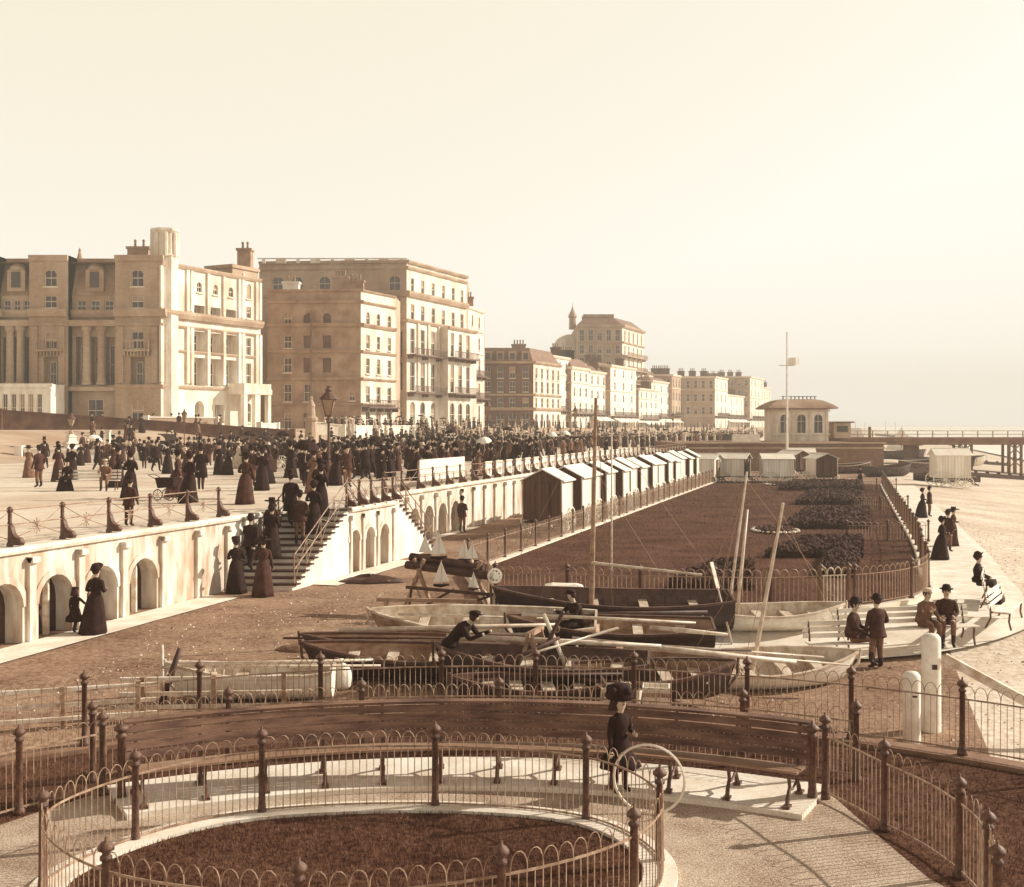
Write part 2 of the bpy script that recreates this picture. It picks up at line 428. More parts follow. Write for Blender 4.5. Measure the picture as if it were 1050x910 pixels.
def bench_leg():
    mb=MB()
    mb.tube([(-.50,0,0),(-.46,0,.12),(-.36,0,.22),(-.40,0,.34),(-.44,0,.41)],[.03,.028,.024,.026,.03],6)
    mb.tube([(.16,0,0),(.08,0,.14),(-.02,0,.25),(.0,0,.36),(.03,0,.50),(.10,0,.72),(.20,0,.93)],[.034,.03,.026,.026,.026,.024,.022],6)
    mb.bar((-.46,0,.40),(.04,0,.385),.035,.045)
    mb.tube([(-.40,0,.20),(-.2,0,.16),(.02,0,.22)],.018,6)
    mb.box((-.50,0,.015),(.16,.09,.03)); mb.box((.17,0,.015),(.16,.09,.03))
    return mb.mesh('leg',M['iron'],smooth=False)
bl=bench_leg()
for i in range(12):
    a=lerp(a0+.8,a1-.8,i/11); s,cc=math.sin(R(a)),math.cos(R(a))
    o=link('leg',bl,root,Vector((BC[0]+9.22*s,BC[1]+9.22*cc,.075))-root.location,0)
    o.rotation_euler=(0,0,R(90-a))
for a in (a0-.35,a1+.35):
    s,cc=math.sin(R(a)),math.cos(R(a)); link('end_post',post_mesh(1.0,.055),root,Vector((BC[0]+9.3*s,BC[1]+9.3*cc,.0))-root.location)

# ------------------------------------------------------------------ facade cutter
def facade(mb,P0,P1,z0,z1,ops,depth=.3,mi=0,mid=None):
    """wall from P0 to P1 (seen from outside, left to right); ops: (u0,u1,za,zb,arch)"""
    P0=Vector((P0[0],P0[1],0));P1=Vector((P1[0],P1[1],0)); d=(P1-P0); Lg=d.length; d/=Lg; n=Vector((d.y,-d.x,0))
    pt=lambda u,z,o=0: P0+d*u+n*o+Vector((0,0,z))
    us=sorted(set([0,Lg]+[round(x,4) for o in ops for x in o[:2]])); zs=sorted(set([z0,z1]+[round(x,4) for o in ops for x in o[2:4]]))
    us=[u for u in us if 0<=u<=Lg]; zs=[z for z in zs if z0<=z<=z1]
    for i in range(len(us)-1):
        run=None
        for j in range(len(zs)-1):
            uc=(us[i]+us[i+1])/2; zc=(zs[j]+zs[j+1])/2
            if any(o[0]<uc<o[1] and o[2]<zc<o[3] for o in ops):
                if run is not None: mb.quad(pt(us[i],run),pt(us[i+1],run),pt(us[i+1],zs[j]),pt(us[i],zs[j]),mi); run=None
            elif run is None: run=zs[j]
        if run is not None: mb.quad(pt(us[i],run),pt(us[i+1],run),pt(us[i+1],z1),pt(us[i],z1),mi)
    mid=mi if mid is None else mid
    for o in ops:
        u0,u1,za,zb,arch=o[:5]; dp=o[5] if len(o)>5 else depth
        q=lambda u,z,k: pt(u,z,-dp*k)
        if arch:
            r=(u1-u0)/2; c=(u0+u1)/2; rise=min(r,zb-za); zsps=zb-rise; N=8
            A=[(c-r*math.cos(math.pi*k/N),zsps+rise*math.sin(math.pi*k/N)) for k in range(N+1)]
            for k in range(N):
                (ua,z_a),(ub,z_b)=A[k],A[k+1]
                mb.quad(pt(ua,z_a),pt(ub,z_b),pt(ub,zb),pt(ua,zb),mi)
                mb.quad(q(ua,z_a,0),q(ua,z_a,1),q(ub,z_b,1),q(ub,z_b,0),mid)
            top=zsps
        else:
            top=zb; mb.quad(q(u0,zb,0),q(u0,zb,1),q(u1,zb,1),q(u1,zb,0),mid)
        mb.quad(q(u0,za,0),q(u0,za,1),q(u0,top,1),q(u0,top,0),mid)
        mb.quad(q(u1,top,0),q(u1,top,1),q(u1,za,1),q(u1,za,0),mid)
        mb.quad(q(u0,za,0),q(u1,za,0),q(u1,za,1),q(u0,za,1),mid)
    return pt,n,Lg
def wallrun(mb,Ya,Yb,off,ops,z0=-.3,z1=PZ-.12,depth=.5,mi=0):
    a=(wallX(Ya)+off,Ya); b=(wallX(Yb)+off,Yb); k=math.sqrt(1+.31**2)
    return facade(mb,a,b,z0,z1,[((y-w/2-Ya)*k,(y+w/2-Ya)*k,za,zb,True) for y,w,za,zb in ops],depth,mi)

# ------------------------------------------------------------------ sea wall with arches
sw=thing('sea_wall','white stuccoed sea wall with round arched recesses carrying the promenade','wall',(wallX(34),34,0))
OUT=2.0
A1=[(27.0,1.15,-.1,1.42),(28.65,1.15,-.1,1.42),(30.3,1.15,-.1,1.42)]+[(y,1.15,-.1,1.42) for y in (25.35,23.7,22.05)]
A2=[(38.55,.72,-.1,1.42),(39.75,.72,-.1,1.42),(40.95,.72,-.1,1.42)]
A3=[(48.7,1.05,-.1,1.42),(50.35,1.05,-.1,1.42),(52.0,1.05,-.1,1.42),(53.65,1.05,-.1,1.42)]
mb=MB()
wallrun(mb,5,38.0,0,A1); wallrun(mb,38.0,42.0,OUT,A2); wallrun(mb,42.0,230,0,A3)
# cheeks of the projecting landing and its top
mb.quad((wallX(38),38,-.3),(wallX(38)+OUT,38,-.3),(wallX(38)+OUT,38,PZ-.12),(wallX(38),38,PZ-.12))
mb.quad((wallX(42)+OUT,42,-.3),(wallX(42),42,-.3),(wallX(42),42,PZ-.12),(wallX(42)+OUT,42,PZ-.12))
mb.quad((wallX(38),38,PZ-.012),(wallX(38)+OUT,38,PZ-.012),(wallX(42)+OUT,42,PZ-.012),(wallX(42),42,PZ-.012))
# back of the recesses
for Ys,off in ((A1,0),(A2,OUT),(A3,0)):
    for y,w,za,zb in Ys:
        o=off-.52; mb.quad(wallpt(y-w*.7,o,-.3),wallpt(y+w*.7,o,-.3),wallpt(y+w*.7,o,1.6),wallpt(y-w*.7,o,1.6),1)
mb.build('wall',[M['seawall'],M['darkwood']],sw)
def coping(Ya,Yb,off,nm='coping'):
    m=MB(); m.loft([[wallpt(y,off-.42,PZ-.13),wallpt(y,off+.10,PZ-.13),wallpt(y,off+.13,PZ-.06),wallpt(y,off+.10,PZ+.03),wallpt(y,off-.42,PZ+.03)] for y in steps(Ya,Yb,6)]); m.build(nm,M['kerb'],sw)
coping(5,38.1,0); coping(38.1,41.95,OUT); coping(42.1,230,0)
def pil_mesh():
    m=MB(); m.box((.05,0,.94),(.10,.22,2.2)); m.loft([[(0,-.13,2.04),(.1,-.13,1.86),(.1,.13,1.86),(0,.13,2.04)],[(.0,-.13,2.06),(.2,-.13,2.06),(.2,.13,2.06),(0,.13,2.06)]]) ; m.box((.11,0,1.98),(.2,.26,.12))
    return m.mesh('pilaster',[M['seawall']])
pm=pil_mesh(); rz=math.atan2(-.31,1)
ysP=[19.55+1.65*k for k in range(9)]+[34.3]+[46.2+1.65*k for k in range(70)]
for y in ysP:
    if y in (34.3,) or y<38 or y>46: 
        o=link('pilaster',pm,sw,wallpt(y,.0,-.1)-sw.location,rz)
for y in (38.2,39.15,40.35,41.7):
    o=link('pilaster',pm,sw,wallpt(y,OUT,-.1)-sw.location,rz); o.scale=(.7,.6,1)
for Ys,off in ((A1,0),(A2,OUT),(A3,0)):       # archivolts and half-open timber doors inside the recesses
    for y,w,za,zb in Ys:
        m=MB(); k=w*math.sqrt(1+.31**2)/2; N=10
        ring=lambda r,o:[wallpt(y,off)+WD*(-r*math.cos(math.pi*i/N))+WN*o+Vector((0,0,zb-k+r*math.sin(math.pi*i/N))) for i in range(N+1)]
        a,b=ring(k+.01,.03),ring(k+.16,.03); c_,d_=ring(k+.01,-.02),ring(k+.16,-.02)
        m.loft([[p,q,s,t] for p,q,s,t in zip(a,b,d_,c_)]); m.build('archivolt',M['seawall'],sw)
        m=MB(); m.bar(wallpt(y+w*.12,off-.34,-.1),wallpt(y+w*.12,off-.34,zb-.06),.13,.1); m.bar(wallpt(y-w*.12,off-.42,-.1),wallpt(y-w*.12,off-.42,zb-.1),.3,.05,0,(1,0,0)); m.build('door',M['hullin'],sw)

# promenade railing of iron stanchions
def stanchion():
    m=MB(); m.lathe([(.075,0),(.075,.06),(.05,.1),(.045,.5),(.06,.53),(.045,.56),(.045,.78),(.07,.8),(.075,.85),(.05,.89),(.01,.92)],n=8)
    # curved bracket foot towards the sea
    pr=[(0,.03),(.34,.03),(.38,.10),(.33,.19),(.22,.22),(.13,.30),(.08,.46),(0,.50)]
    m.loft([[(p[0],-.06,p[1]) for p in pr],[(p[0],.06,p[1]) for p in pr]])
    return m.mesh('stanchion',M['iron'])
stm=stanchion()
def prom_railing(label,pts,boards=False):
    c=Vector(pts[0]); root=thing('promenade_railing',label,'railing',c)
    d=(Vector(pts[1])-c); rz=math.atan2(-d.x,d.y)
    for p in pts: link('stanchion',stm,root,Vector(p)-c,rz)
    m=MB(); up=lambda p,z: Vector(p)+Vector((0,0,z))
    for a,b in zip(pts,pts[1:]):
        for z in (.84,.5): m.tube([up(a,z),up(b,z)],.016,5)
        m.tube([up(a,.82),up(a,.5).lerp(up(b,.34),.5),up(b,.15)],.011,4); m.tube([up(a,.15),up(a,.34).lerp(up(b,.34),.5),up(b,.82)],.011,4)
        mid=up(a,.4).lerp(up(b,.4),.5)
        for k in range(4):
            t=k*math.pi/4; v=(Vector(b)-Vector(a)).normalized()*math.cos(t)*.14+Vector((0,0,math.sin(t)*.2)); m.tube([mid-v,mid+v],.012,4)
    m.build('rail',M['ironlight'],root); return root
prom_railing('iron promenade railing with bracket feet on the coping before the near steps',[wallpt(y,-.2,PZ+.03) for y in [12.6,14.2,15.9,17.5,19.2,20.85,22.5,24.15,25.8,27.5,29.2,30.9,32.6,34.2]])
prom_railing('iron railing around the stair landing that projects from the sea wall',[wallpt(38.15,OUT-.1,PZ+.03),wallpt(39.1,OUT-.1,PZ+.03),wallpt(40.05,OUT-.1,PZ+.03),wallpt(41.0,OUT-.1,PZ+.03),wallpt(41.9,OUT-.1,PZ+.03)])
prom_railing('iron promenade railing running far off above the bathing machines',[wallpt(y,-.2,PZ+.03) for y in [46.1+1.75*k for k in range(56)]])

# staircases of the landing
def staircase(label,Yb,Yt):
    root=thing('staircase',label,'stairs',wallpt(Yb,0,0)); n=13; sgn=1 if Yt>Yb else -1
    mside=MB(); prof=[]
    for i in range(n):
        ya=lerp(Yb,Yt,i/n); yb=lerp(Yb,Yt,(i+1)/n); z=PZ*(i+1)/n
        m=MB(); lo,hi=(ya-.03*sgn,yb)
        vs=[wallpt(lo,.06,z-.055),wallpt(lo,OUT+.12,z-.055),wallpt(hi,OUT+.12,z-.055),wallpt(hi,.06,z-.055)]
        m.add(vs+[v+Vector((0,0,.055)) for v in vs],[(3,2,1,0),(4,5,6,7),(0,1,5,4),(1,2,6,5),(2,3,7,6),(3,0,4,7)]); m.build('step',M['darkwood'],root)
        prof+= [(ya,z-.057 if i==0 else z-.057),(yb,z-.057)]
    poly=[(Yb,-.2)]+prof+[(Yt,-.2)]
    m=mside; a=[wallpt(y,OUT,z) for y,z in poly]; b=[wallpt(y,.06,z) for y,z in poly]; m.loft([a,b]); m.build('stringer_wall',M['wallwhite'],root)
    for off in (OUT-.02,.14):
        m=MB(); P=[wallpt(lerp(Yb,Yt,t),off,PZ*t) for t in (0.04,.25,.5,.75,1)]
        for p in P: m.tube([p,p+Vector((0,0,1.0))],.022,6)
        for z in (.95,.5): m.tube([p+Vector((0,0,z)) for p in P],.02,6)
        for p,q in zip(P,P[1:]):
            m.tube([p+Vector((0,0,.12)),q+Vector((0,0,.9))],.012,4); m.tube([p+Vector((0,0,.9)),q+Vector((0,0,.12))],.012,4)
        m.build('handrail',M['ironlight'] if off>1 else M['iron'],root)
    return root
staircase('crowded staircase rising from the yard to the promenade landing, nearer the viewer',34.3,38.0)
staircase('second staircase dropping away from the far side of the promenade landing',45.7,42.0)
# ------------------------------------------------------------------ enclosed lawn
LX=lambda Y: .317*(Y-37.6)-1.47
right=catmull([(6.8,29.5),(8.7,29.95),(10.4,30.8),(11.8,32.3),(12.85,34.6),(13.9,38.0),(16.5,45.8),(22.4,65.5),(28.4,85.5),(31.0,94)] and [Vector(p+(0,)) for p in [(6.8,29.5),(8.7,29.95),(10.4,30.8),(11.8,32.3),(12.85,34.6),(13.9,38.0),(16.5,45.8),(22.4,65.5),(28.4,85.5),(31.0,94)]],6)
LZ=.10
front=[Vector((-.45,30.4,0)),Vector((1.8,30.1,0)),Vector((4.2,29.75,0)),Vector((6.8,29.5,0))]
left=[Vector((LX(y),y,0)) for y in steps(37.6,100,24)]
outline=left[::-1]+front+right[1:]+[Vector((24,100.5,0))]
mb=MB(); mb.prism([(p.x,p.y) for p in outline],-.9,LZ); o=mb.build('lawn',M['lawn']); tag(o,kind='structure')
def kerbline(pts,name='lawn_kerb',w=.30,h=.7,z=LZ+.06):
    tag(strip(name,pts,-w/2,w/2,z,M['kerb'],h),kind='structure')
kerbline(left[::-1]); kerbline([left[0]]+front[:1]); kerbline(front); kerbline(right)
lz=lambda p: Vector((p.x,p.y,LZ+.06))
def cut(pts,n): 
    P=resample(pts,.5); k=max(1,len(P)//n); idx=list(range(0,len(P),n)); 
    if idx[-1]!=len(P)-1: idx[-1]=len(P)-1 if len(P)-1-idx[-1]<n/2 else idx[-1]
    if idx[-1]!=len(P)-1: idx.append(len(P)-1)
    return [[lz(q) for q in P[a:b+1]] for a,b in zip(idx,idx[1:])]
railing('lawn_fence','hooped iron fence along the front of the big lawn, behind the boats','fence',cut(front,4)[:-1]+[[lz(p) for p in (Vector((4.9,29.7,0)),Vector((6.8,29.5,0)))]] if False else cut(front,4),h=1.06,step=.125,r=.013,postr=.05,mats=M['iron_mid'])
railing('lawn_fence','hooped iron fence round the seaward side of the big lawn','fence',cut(right,5),h=1.06,step=.13,r=.013,postr=.05,mats=M['iron_mid'])
railing('lawn_fence','plain close-barred fence along the pale kerb between the lawn and the bathing machines','fence',cut(left,4)+[[lz(left[0]),lz(front[0])]],h=1.0,step=.16,r=.012,hoop=False,postr=.04)
for (px0,px1,Y,wh) in ((868,952,48,'nearest'),(874,931,65,'middle'),(879,919,86,'farthest')):
    a=Vector((atY(px0,Y),Y,LZ-.04)); b=Vector((atY(px1,Y),Y,LZ-.04))
    railing('cross_fence',{'nearest':'pale hooped fence crossing the right of the lawn beside the first dark bank','middle':'pale hooped fence crossing the lawn between the second and third dark banks','farthest':'small hooped fence crossing the lawn before the far machines'}[wh],'fence',[[a,a.lerp(b,.5)],[a.lerp(b,.5),b]],h=.85,step=.13,r=.012,postr=.045)
railing('gate','pale narrow gate in the front lawn fence, right of the leaning masts','gate',[[Vector((8.15,29.66,LZ+.02)),Vector((8.95,29.86,LZ+.02))]],h=1.15,step=.1,r=.014,mats=M['hullin'],postr=.055)
# turf banks
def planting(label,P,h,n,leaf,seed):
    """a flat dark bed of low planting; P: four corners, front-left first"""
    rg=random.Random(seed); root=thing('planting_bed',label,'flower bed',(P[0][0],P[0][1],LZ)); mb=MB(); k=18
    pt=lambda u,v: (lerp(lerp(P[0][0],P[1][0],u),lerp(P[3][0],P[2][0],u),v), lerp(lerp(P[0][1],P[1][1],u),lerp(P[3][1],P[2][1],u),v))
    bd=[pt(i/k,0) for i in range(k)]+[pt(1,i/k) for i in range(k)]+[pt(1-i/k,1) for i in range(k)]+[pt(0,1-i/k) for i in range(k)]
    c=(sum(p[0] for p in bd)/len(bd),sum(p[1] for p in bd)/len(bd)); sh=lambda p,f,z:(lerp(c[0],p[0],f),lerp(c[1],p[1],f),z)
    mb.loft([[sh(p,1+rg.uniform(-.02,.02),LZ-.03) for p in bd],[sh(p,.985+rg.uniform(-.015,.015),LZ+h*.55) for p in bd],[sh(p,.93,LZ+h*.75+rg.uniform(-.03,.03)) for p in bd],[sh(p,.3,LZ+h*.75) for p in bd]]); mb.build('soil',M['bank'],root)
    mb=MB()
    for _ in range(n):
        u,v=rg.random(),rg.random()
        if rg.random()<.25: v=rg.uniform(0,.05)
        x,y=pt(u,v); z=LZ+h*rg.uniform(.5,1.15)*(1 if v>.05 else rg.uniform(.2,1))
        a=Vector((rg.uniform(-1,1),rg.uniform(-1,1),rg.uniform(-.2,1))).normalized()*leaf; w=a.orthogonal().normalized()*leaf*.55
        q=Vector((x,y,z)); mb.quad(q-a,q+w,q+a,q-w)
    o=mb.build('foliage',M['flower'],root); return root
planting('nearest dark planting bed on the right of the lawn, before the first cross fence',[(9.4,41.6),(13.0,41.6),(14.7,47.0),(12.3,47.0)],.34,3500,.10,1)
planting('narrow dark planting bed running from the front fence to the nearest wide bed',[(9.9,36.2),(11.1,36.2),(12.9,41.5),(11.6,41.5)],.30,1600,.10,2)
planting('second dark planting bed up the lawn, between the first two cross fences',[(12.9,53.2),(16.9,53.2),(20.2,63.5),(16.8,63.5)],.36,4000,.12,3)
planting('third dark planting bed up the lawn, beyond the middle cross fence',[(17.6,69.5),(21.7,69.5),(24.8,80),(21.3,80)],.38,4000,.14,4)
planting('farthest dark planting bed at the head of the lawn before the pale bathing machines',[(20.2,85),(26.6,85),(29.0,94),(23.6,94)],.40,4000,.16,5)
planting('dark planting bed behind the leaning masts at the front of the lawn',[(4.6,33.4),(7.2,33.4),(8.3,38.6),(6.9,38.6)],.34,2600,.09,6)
# flower beds / shrubs on the lawn
def shrub(name,label,c,rx,ry,h,m,n=900,leaf=.07,seed=1,cat='shrub'):
    rg=random.Random(seed); root=thing(name,label,cat,c); mb=MB()
    lobes=[(rg.uniform(-.6,.6)*rx,rg.uniform(-.6,.6)*ry,rg.uniform(.3,.55)) for _ in range(6)]
    for _ in range(n):
        lx,ly,ls=rg.choice(lobes); a=rg.uniform(0,6.28); e=math.asin(rg.uniform(0,1)); rr=rg.uniform(.55,1.05)
        p=Vector((c[0]+lx+math.cos(a)*math.cos(e)*rx*ls*rr, c[1]+ly+math.sin(a)*math.cos(e)*ry*ls*rr, c[2]+math.sin(e)*h*rr*(1.5*ls+.3)))
        u=Vector((rg.uniform(-1,1),rg.uniform(-1,1),rg.uniform(-1,1))).normalized()*leaf; w=u.orthogonal().normalized()*leaf*.6
        mb.quad(p-u,p+w,p+u,p-w)
    mb.build('foliage',m,root)
    st=MB(); 
    for k in range(5):
        a=k*1.3; st.tube([c,(c[0]+math.cos(a)*rx*.5,c[1]+math.sin(a)*ry*.5,c[2]+h*.6)],.02,4)
    st.build('stem',M['darkwood'],root); return root
def bed(label,c,rx,ry,seed):
    root=thing('flower_bed',label,'flower bed',c); rg=random.Random(seed)
    mb=MB(); mb.lathe([(1,0),(1.0,.06),(.85,.14),(.02,.2)],c,20,0,rx,ry); mb.build('soil',M['bank'],root)
    mb=MB()
    for k in range(26):
        a=k*2*math.pi/26; mb.ball((c[0]+math.cos(a)*rx*1.02,c[1]+math.sin(a)*ry*1.02,c[2]+.08),rg.uniform(.07,.14),6,0,.6)
    mb.build('stone_edging',M['kerb'],root)
    mb=MB()
    for k in range(160):
        a=rg.uniform(0,6.28); r=math.sqrt(rg.random())*.9; p=Vector((c[0]+math.cos(a)*rx*r,c[1]+math.sin(a)*ry*r,c[2]+.16)); u=Vector((rg.uniform(-1,1),rg.uniform(-1,1),rg.uniform(.2,1)))*.13; w=u.orthogonal().normalized()*.06
        mb.quad(p,p+u*.5+w,p+u,p+u*.5-w)
    mb.build('plants',M['flower'],root)
bed('small flower bed edged with pale stones, alone in the middle of the lawn',(12.2,52,LZ),1.0,1.3,5)
bed('long pale-edged flower bed far up the lawn before the white bathing machines',(23.0,93,LZ),1.9,1.2,6)
# pale path round the seaward side
P=[Vector((5.5,28.9,0))]+right
def zz(i,w): return 0
mb=MB(); RG=[]
right2=[Vector((4.6,29.72,0)),Vector((5.7,29.6,0))]+right
for i,p in enumerate(right2):
    a=right2[max(0,i-1)];b=right2[min(len(right2)-1,i+1)]; d=(b-a).normalized(); n=Vector((d.y,-d.x,0)); row=[]
    for k in range(9):
        q=p+n*lerp(.1,3.7 if i<22 else 2.6,k/8); row.append((q.x,q.y,groundz(q.x,q.y)+.05))
    RG.append(row)
mb.loft(RG,caps=False,closed=False); o=mb.build('seaside_path',M['pale_path']); tag(o,kind='structure')
if o.data.polygons[0].normal.z<0: o.data.flip_normals()

# ------------------------------------------------------------------ bathing machines
def wheel_mesh(r,ns=12,w=.06):
    mb=MB(); N=24
    prof=[(r-.05,-w/2),(r,-w/2),(r,w/2),(r-.05,w/2)]
    rings=[[(p[0]*math.cos(a),p[1],p[0]*math.sin(a)) for p in prof] for a in [2*math.pi*k/N for k in range(N+1)]]
    mb.loft(rings,caps=False)
    for k in range(ns):
        a=2*math.pi*k/ns; mb.bar((.05*math.cos(a),0,.05*math.sin(a)),((r-.04)*math.cos(a),0,(r-.04)*math.sin(a)),.03,.035,0,(0,1,0))
    mb.loft([[(.09*math.cos(2*math.pi*k/10),y,.09*math.sin(2*math.pi*k/10)) for k in range(10)] for y in (-.12,.12)])
    return mb.mesh('wheel',M['paint'])
WH=wheel_mesh(.62); WHs=wheel_mesh(.44)
def machine(name='bathing_machine',body='mixed'):
    """local: +y along the box, door end at -y"""
    root=thing(name,'x','bathing machine',(0,0,0)); w,l=.90,.86; z0,z1,zr=.72,2.45,2.9
    mb=MB()
    ends=1 if body=='mixed' else 0  # mixed: dark end boards and left posts, their shade deepened by colour
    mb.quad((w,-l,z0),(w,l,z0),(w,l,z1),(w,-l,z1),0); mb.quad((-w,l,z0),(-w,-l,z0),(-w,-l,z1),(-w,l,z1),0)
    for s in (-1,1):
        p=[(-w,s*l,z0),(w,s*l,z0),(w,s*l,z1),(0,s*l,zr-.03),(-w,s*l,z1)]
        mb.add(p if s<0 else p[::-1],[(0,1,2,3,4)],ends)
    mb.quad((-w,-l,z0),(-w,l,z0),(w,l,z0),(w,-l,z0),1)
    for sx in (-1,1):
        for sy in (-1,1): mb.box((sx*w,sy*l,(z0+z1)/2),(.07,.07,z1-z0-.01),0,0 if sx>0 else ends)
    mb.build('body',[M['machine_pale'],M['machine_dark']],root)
    mb=MB()
    for s in (-1,1):
        a=[(0,-l-.14,zr),(s*(w+.16),-l-.14,z1-.06),(s*(w+.16),l+.14,z1-.06),(0,l+.14,zr)]; 
        if s<0: a=a[::-1]
        mb.add(a+[(p[0],p[1],p[2]+.05) for p in a],[(3,2,1,0),(4,5,6,7),(0,1,5,4),(1,2,6,5),(2,3,7,6),(3,0,4,7)])
    mb.bar((0,-l-.15,zr+.05),(0,l+.15,zr+.05),.08,.05); mb.build('roof',M['paint'],root)
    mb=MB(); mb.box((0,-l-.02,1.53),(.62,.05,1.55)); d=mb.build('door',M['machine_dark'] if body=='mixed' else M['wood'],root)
    mb=MB()
    for x in (-.33,.33): mb.box((x,-l-.045,1.53),(.05,.05,1.58))
    mb.box((0,-l-.045,2.33),(.7,.05,.06)); mb.box((.2,-l-.06,1.5),(.04,.04,.12)); mb.build('door_frame',M['darkwood'],d)
    mb=MB()
    for x in (-.6,.6): mb.box((x,-.1,.66),(.1,2.2,.1))
    for y in (-.58,.5): mb.tube([(-1.0,y,.6),(1.0,y,.6)],.045,6)
    mb.box((0,-1.12,.42),(.8,.24,.05)); mb.box((0,-1.34,.2),(.8,.24,.05)); mb.bar((-.38,-.95,.66),(-.38,-1.42,.12),.05,.06); mb.bar((.38,-.95,.66),(.38,-1.42,.12),.05,.06)
    mb.build('chassis',M['darkwood'],root)
    for x in (-1.0,1.0):
        link('wheel',WH,root,(x,.48,.62),R(90)); link('wheel',WHs,root,(x,-.60,.44),R(90))
    return root
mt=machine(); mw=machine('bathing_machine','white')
rz0=-math.atan(.31); gname='bathing machines in the row along the lawn fence'
ORD=['first','second','third','fourth','fifth','sixth','seventh','eighth','ninth','tenth','eleventh','twelfth','thirteenth','fourteenth']
nth=0
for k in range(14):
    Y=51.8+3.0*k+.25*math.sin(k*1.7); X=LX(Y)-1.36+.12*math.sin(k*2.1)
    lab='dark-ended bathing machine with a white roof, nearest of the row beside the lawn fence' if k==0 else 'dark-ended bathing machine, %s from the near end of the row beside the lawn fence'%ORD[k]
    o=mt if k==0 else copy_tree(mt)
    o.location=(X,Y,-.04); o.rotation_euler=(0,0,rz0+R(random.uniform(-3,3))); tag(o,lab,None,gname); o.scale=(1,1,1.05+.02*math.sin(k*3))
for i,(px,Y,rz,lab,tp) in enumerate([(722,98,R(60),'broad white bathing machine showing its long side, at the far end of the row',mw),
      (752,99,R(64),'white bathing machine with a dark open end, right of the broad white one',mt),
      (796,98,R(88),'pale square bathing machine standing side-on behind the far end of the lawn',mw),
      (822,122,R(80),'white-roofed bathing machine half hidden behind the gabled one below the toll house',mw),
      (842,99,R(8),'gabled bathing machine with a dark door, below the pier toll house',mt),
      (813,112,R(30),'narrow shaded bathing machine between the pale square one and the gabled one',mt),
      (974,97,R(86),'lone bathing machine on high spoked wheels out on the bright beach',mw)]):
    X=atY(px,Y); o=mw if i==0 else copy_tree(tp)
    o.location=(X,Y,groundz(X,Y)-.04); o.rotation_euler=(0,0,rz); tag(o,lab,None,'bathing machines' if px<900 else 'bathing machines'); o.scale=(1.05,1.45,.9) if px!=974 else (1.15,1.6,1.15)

# ------------------------------------------------------------------ boats
def hull(root,L,B,D,out,inn,transom=.62,ns=22,strakes=7,name='hull'):
    def b(t):
        if t>.42: return B/2*max(0,(1-((t-.42)/.58)**2.3))**.8+.012
        return B/2*(1-(1-transom)*((.42-t)/.42)**2)
    k=lambda t: D*.32*max(0,(t-.82)/.18)**2+D*.06*max(0,(.2-t)/.2)
    s=lambda t: D*(1+.34*max(0,(t-.4)/.6)**2+.10*max(0,(.4-t)/.4)**2)
    def sec(t,off):
        pts=[]; bb,kk,ss=max(.006,b(t)-off),k(t)+off,s(t)
        for j in range(strakes):
            for e,(v,o) in enumerate((((j)/strakes,.014 if j and not off else 0),((j+1)/strakes,0))):
                ph=v*math.pi/2; pts.append(((bb*math.sin(ph)**.8+o*min(1,bb*6)), kk+(ss-kk)*(1-math.cos(ph))**.85))
        x=(t-.5)*L + (D*.25*(0) )
        port=[(x+ .10*L*max(0,(t-.8)/.2)**2*(p[1]-kk)/max(.1,D)*.5, p[0],p[1]) for p in pts]; star=[(q[0],-q[1],q[2]) for q in port]
        return port[::-1]+star
    T=[ (i/ns) for i in range(ns+1)]
    mo=MB(); mo.loft([sec(t,0) for t in T],caps=False,closed=False,mi=0)
    a=sec(0,0); mo.add(a,[tuple(range(len(a)))],0)
    mo.loft([sec(t,.03)[::-1] for t in T],caps=False,closed=False,mi=1)
    a=[(q[0]+.03,q[1],q[2]) for q in sec(0,.03)]; mo.add(a,[tuple(reversed(range(len(a))))],1)
    for i in range(0,ns):                                       # floor boards
        pass
    fl=[]; 
    for t in T[1:-3]:
        w=max(.02,b(t)*.62); fl.append([((t-.5)*L,w,k(t)+D*.2),((t-.5)*L,-w,k(t)+D*.2)])
    mo.loft(fl,caps=False,closed=False,mi=1)
    h=mo.build(name,[out,inn],root)
    gw=MB()
    for sgn in (-1,1):
        gw.loft([[(sec(t,0)[0][0],sgn*(b(t)+.022),s(t)-.035),(sec(t,0)[0][0],sgn*(b(t)+.022),s(t)+.02),(sec(t,0)[0][0],sgn*max(0.001,b(t)-.04),s(t)+.02),(sec(t,0)[0][0],sgn*max(.001,b(t)-.04),s(t)-.035)] for t in T])
    kl=[(sec(t,0)[len(sec(t,0))//2][0],0,k(t)) for t in T]; xs=sec(1,0)[0]
    gw.tube([(p[0],0,p[2]-.03) for p in kl]+[(xs[0]+.03,0,xs[2]*.6),(xs[0]+.04,0,xs[2]+.06)],.03,5)
    gw.box((sec(0,0)[0][0]+.015,0,s(0)),(.05,2*b(0),.05))
    gw.build('gunwale',M['spar'] if out in (M['hullwhite'],M['hullbrown'],M['wood']) else M['hullbrown'],root)
    rb=MB()
    for t in [i/18 for i in range(2,17)]:
        q=sec(t,.042); rb.tube([(p[0],p[1],p[2]) for p in q[::2]],.014,4)
    rb.build('ribs',inn,root)
    for t in (.16,.38,.6,.8):
        m=MB(); m.box(((t-.5)*L,0,k(t)+(s(t)-k(t))*.68),(.22,2*(b(t)-.05),.035)); m.build('thwart',M['spar'],root)
    return s,b
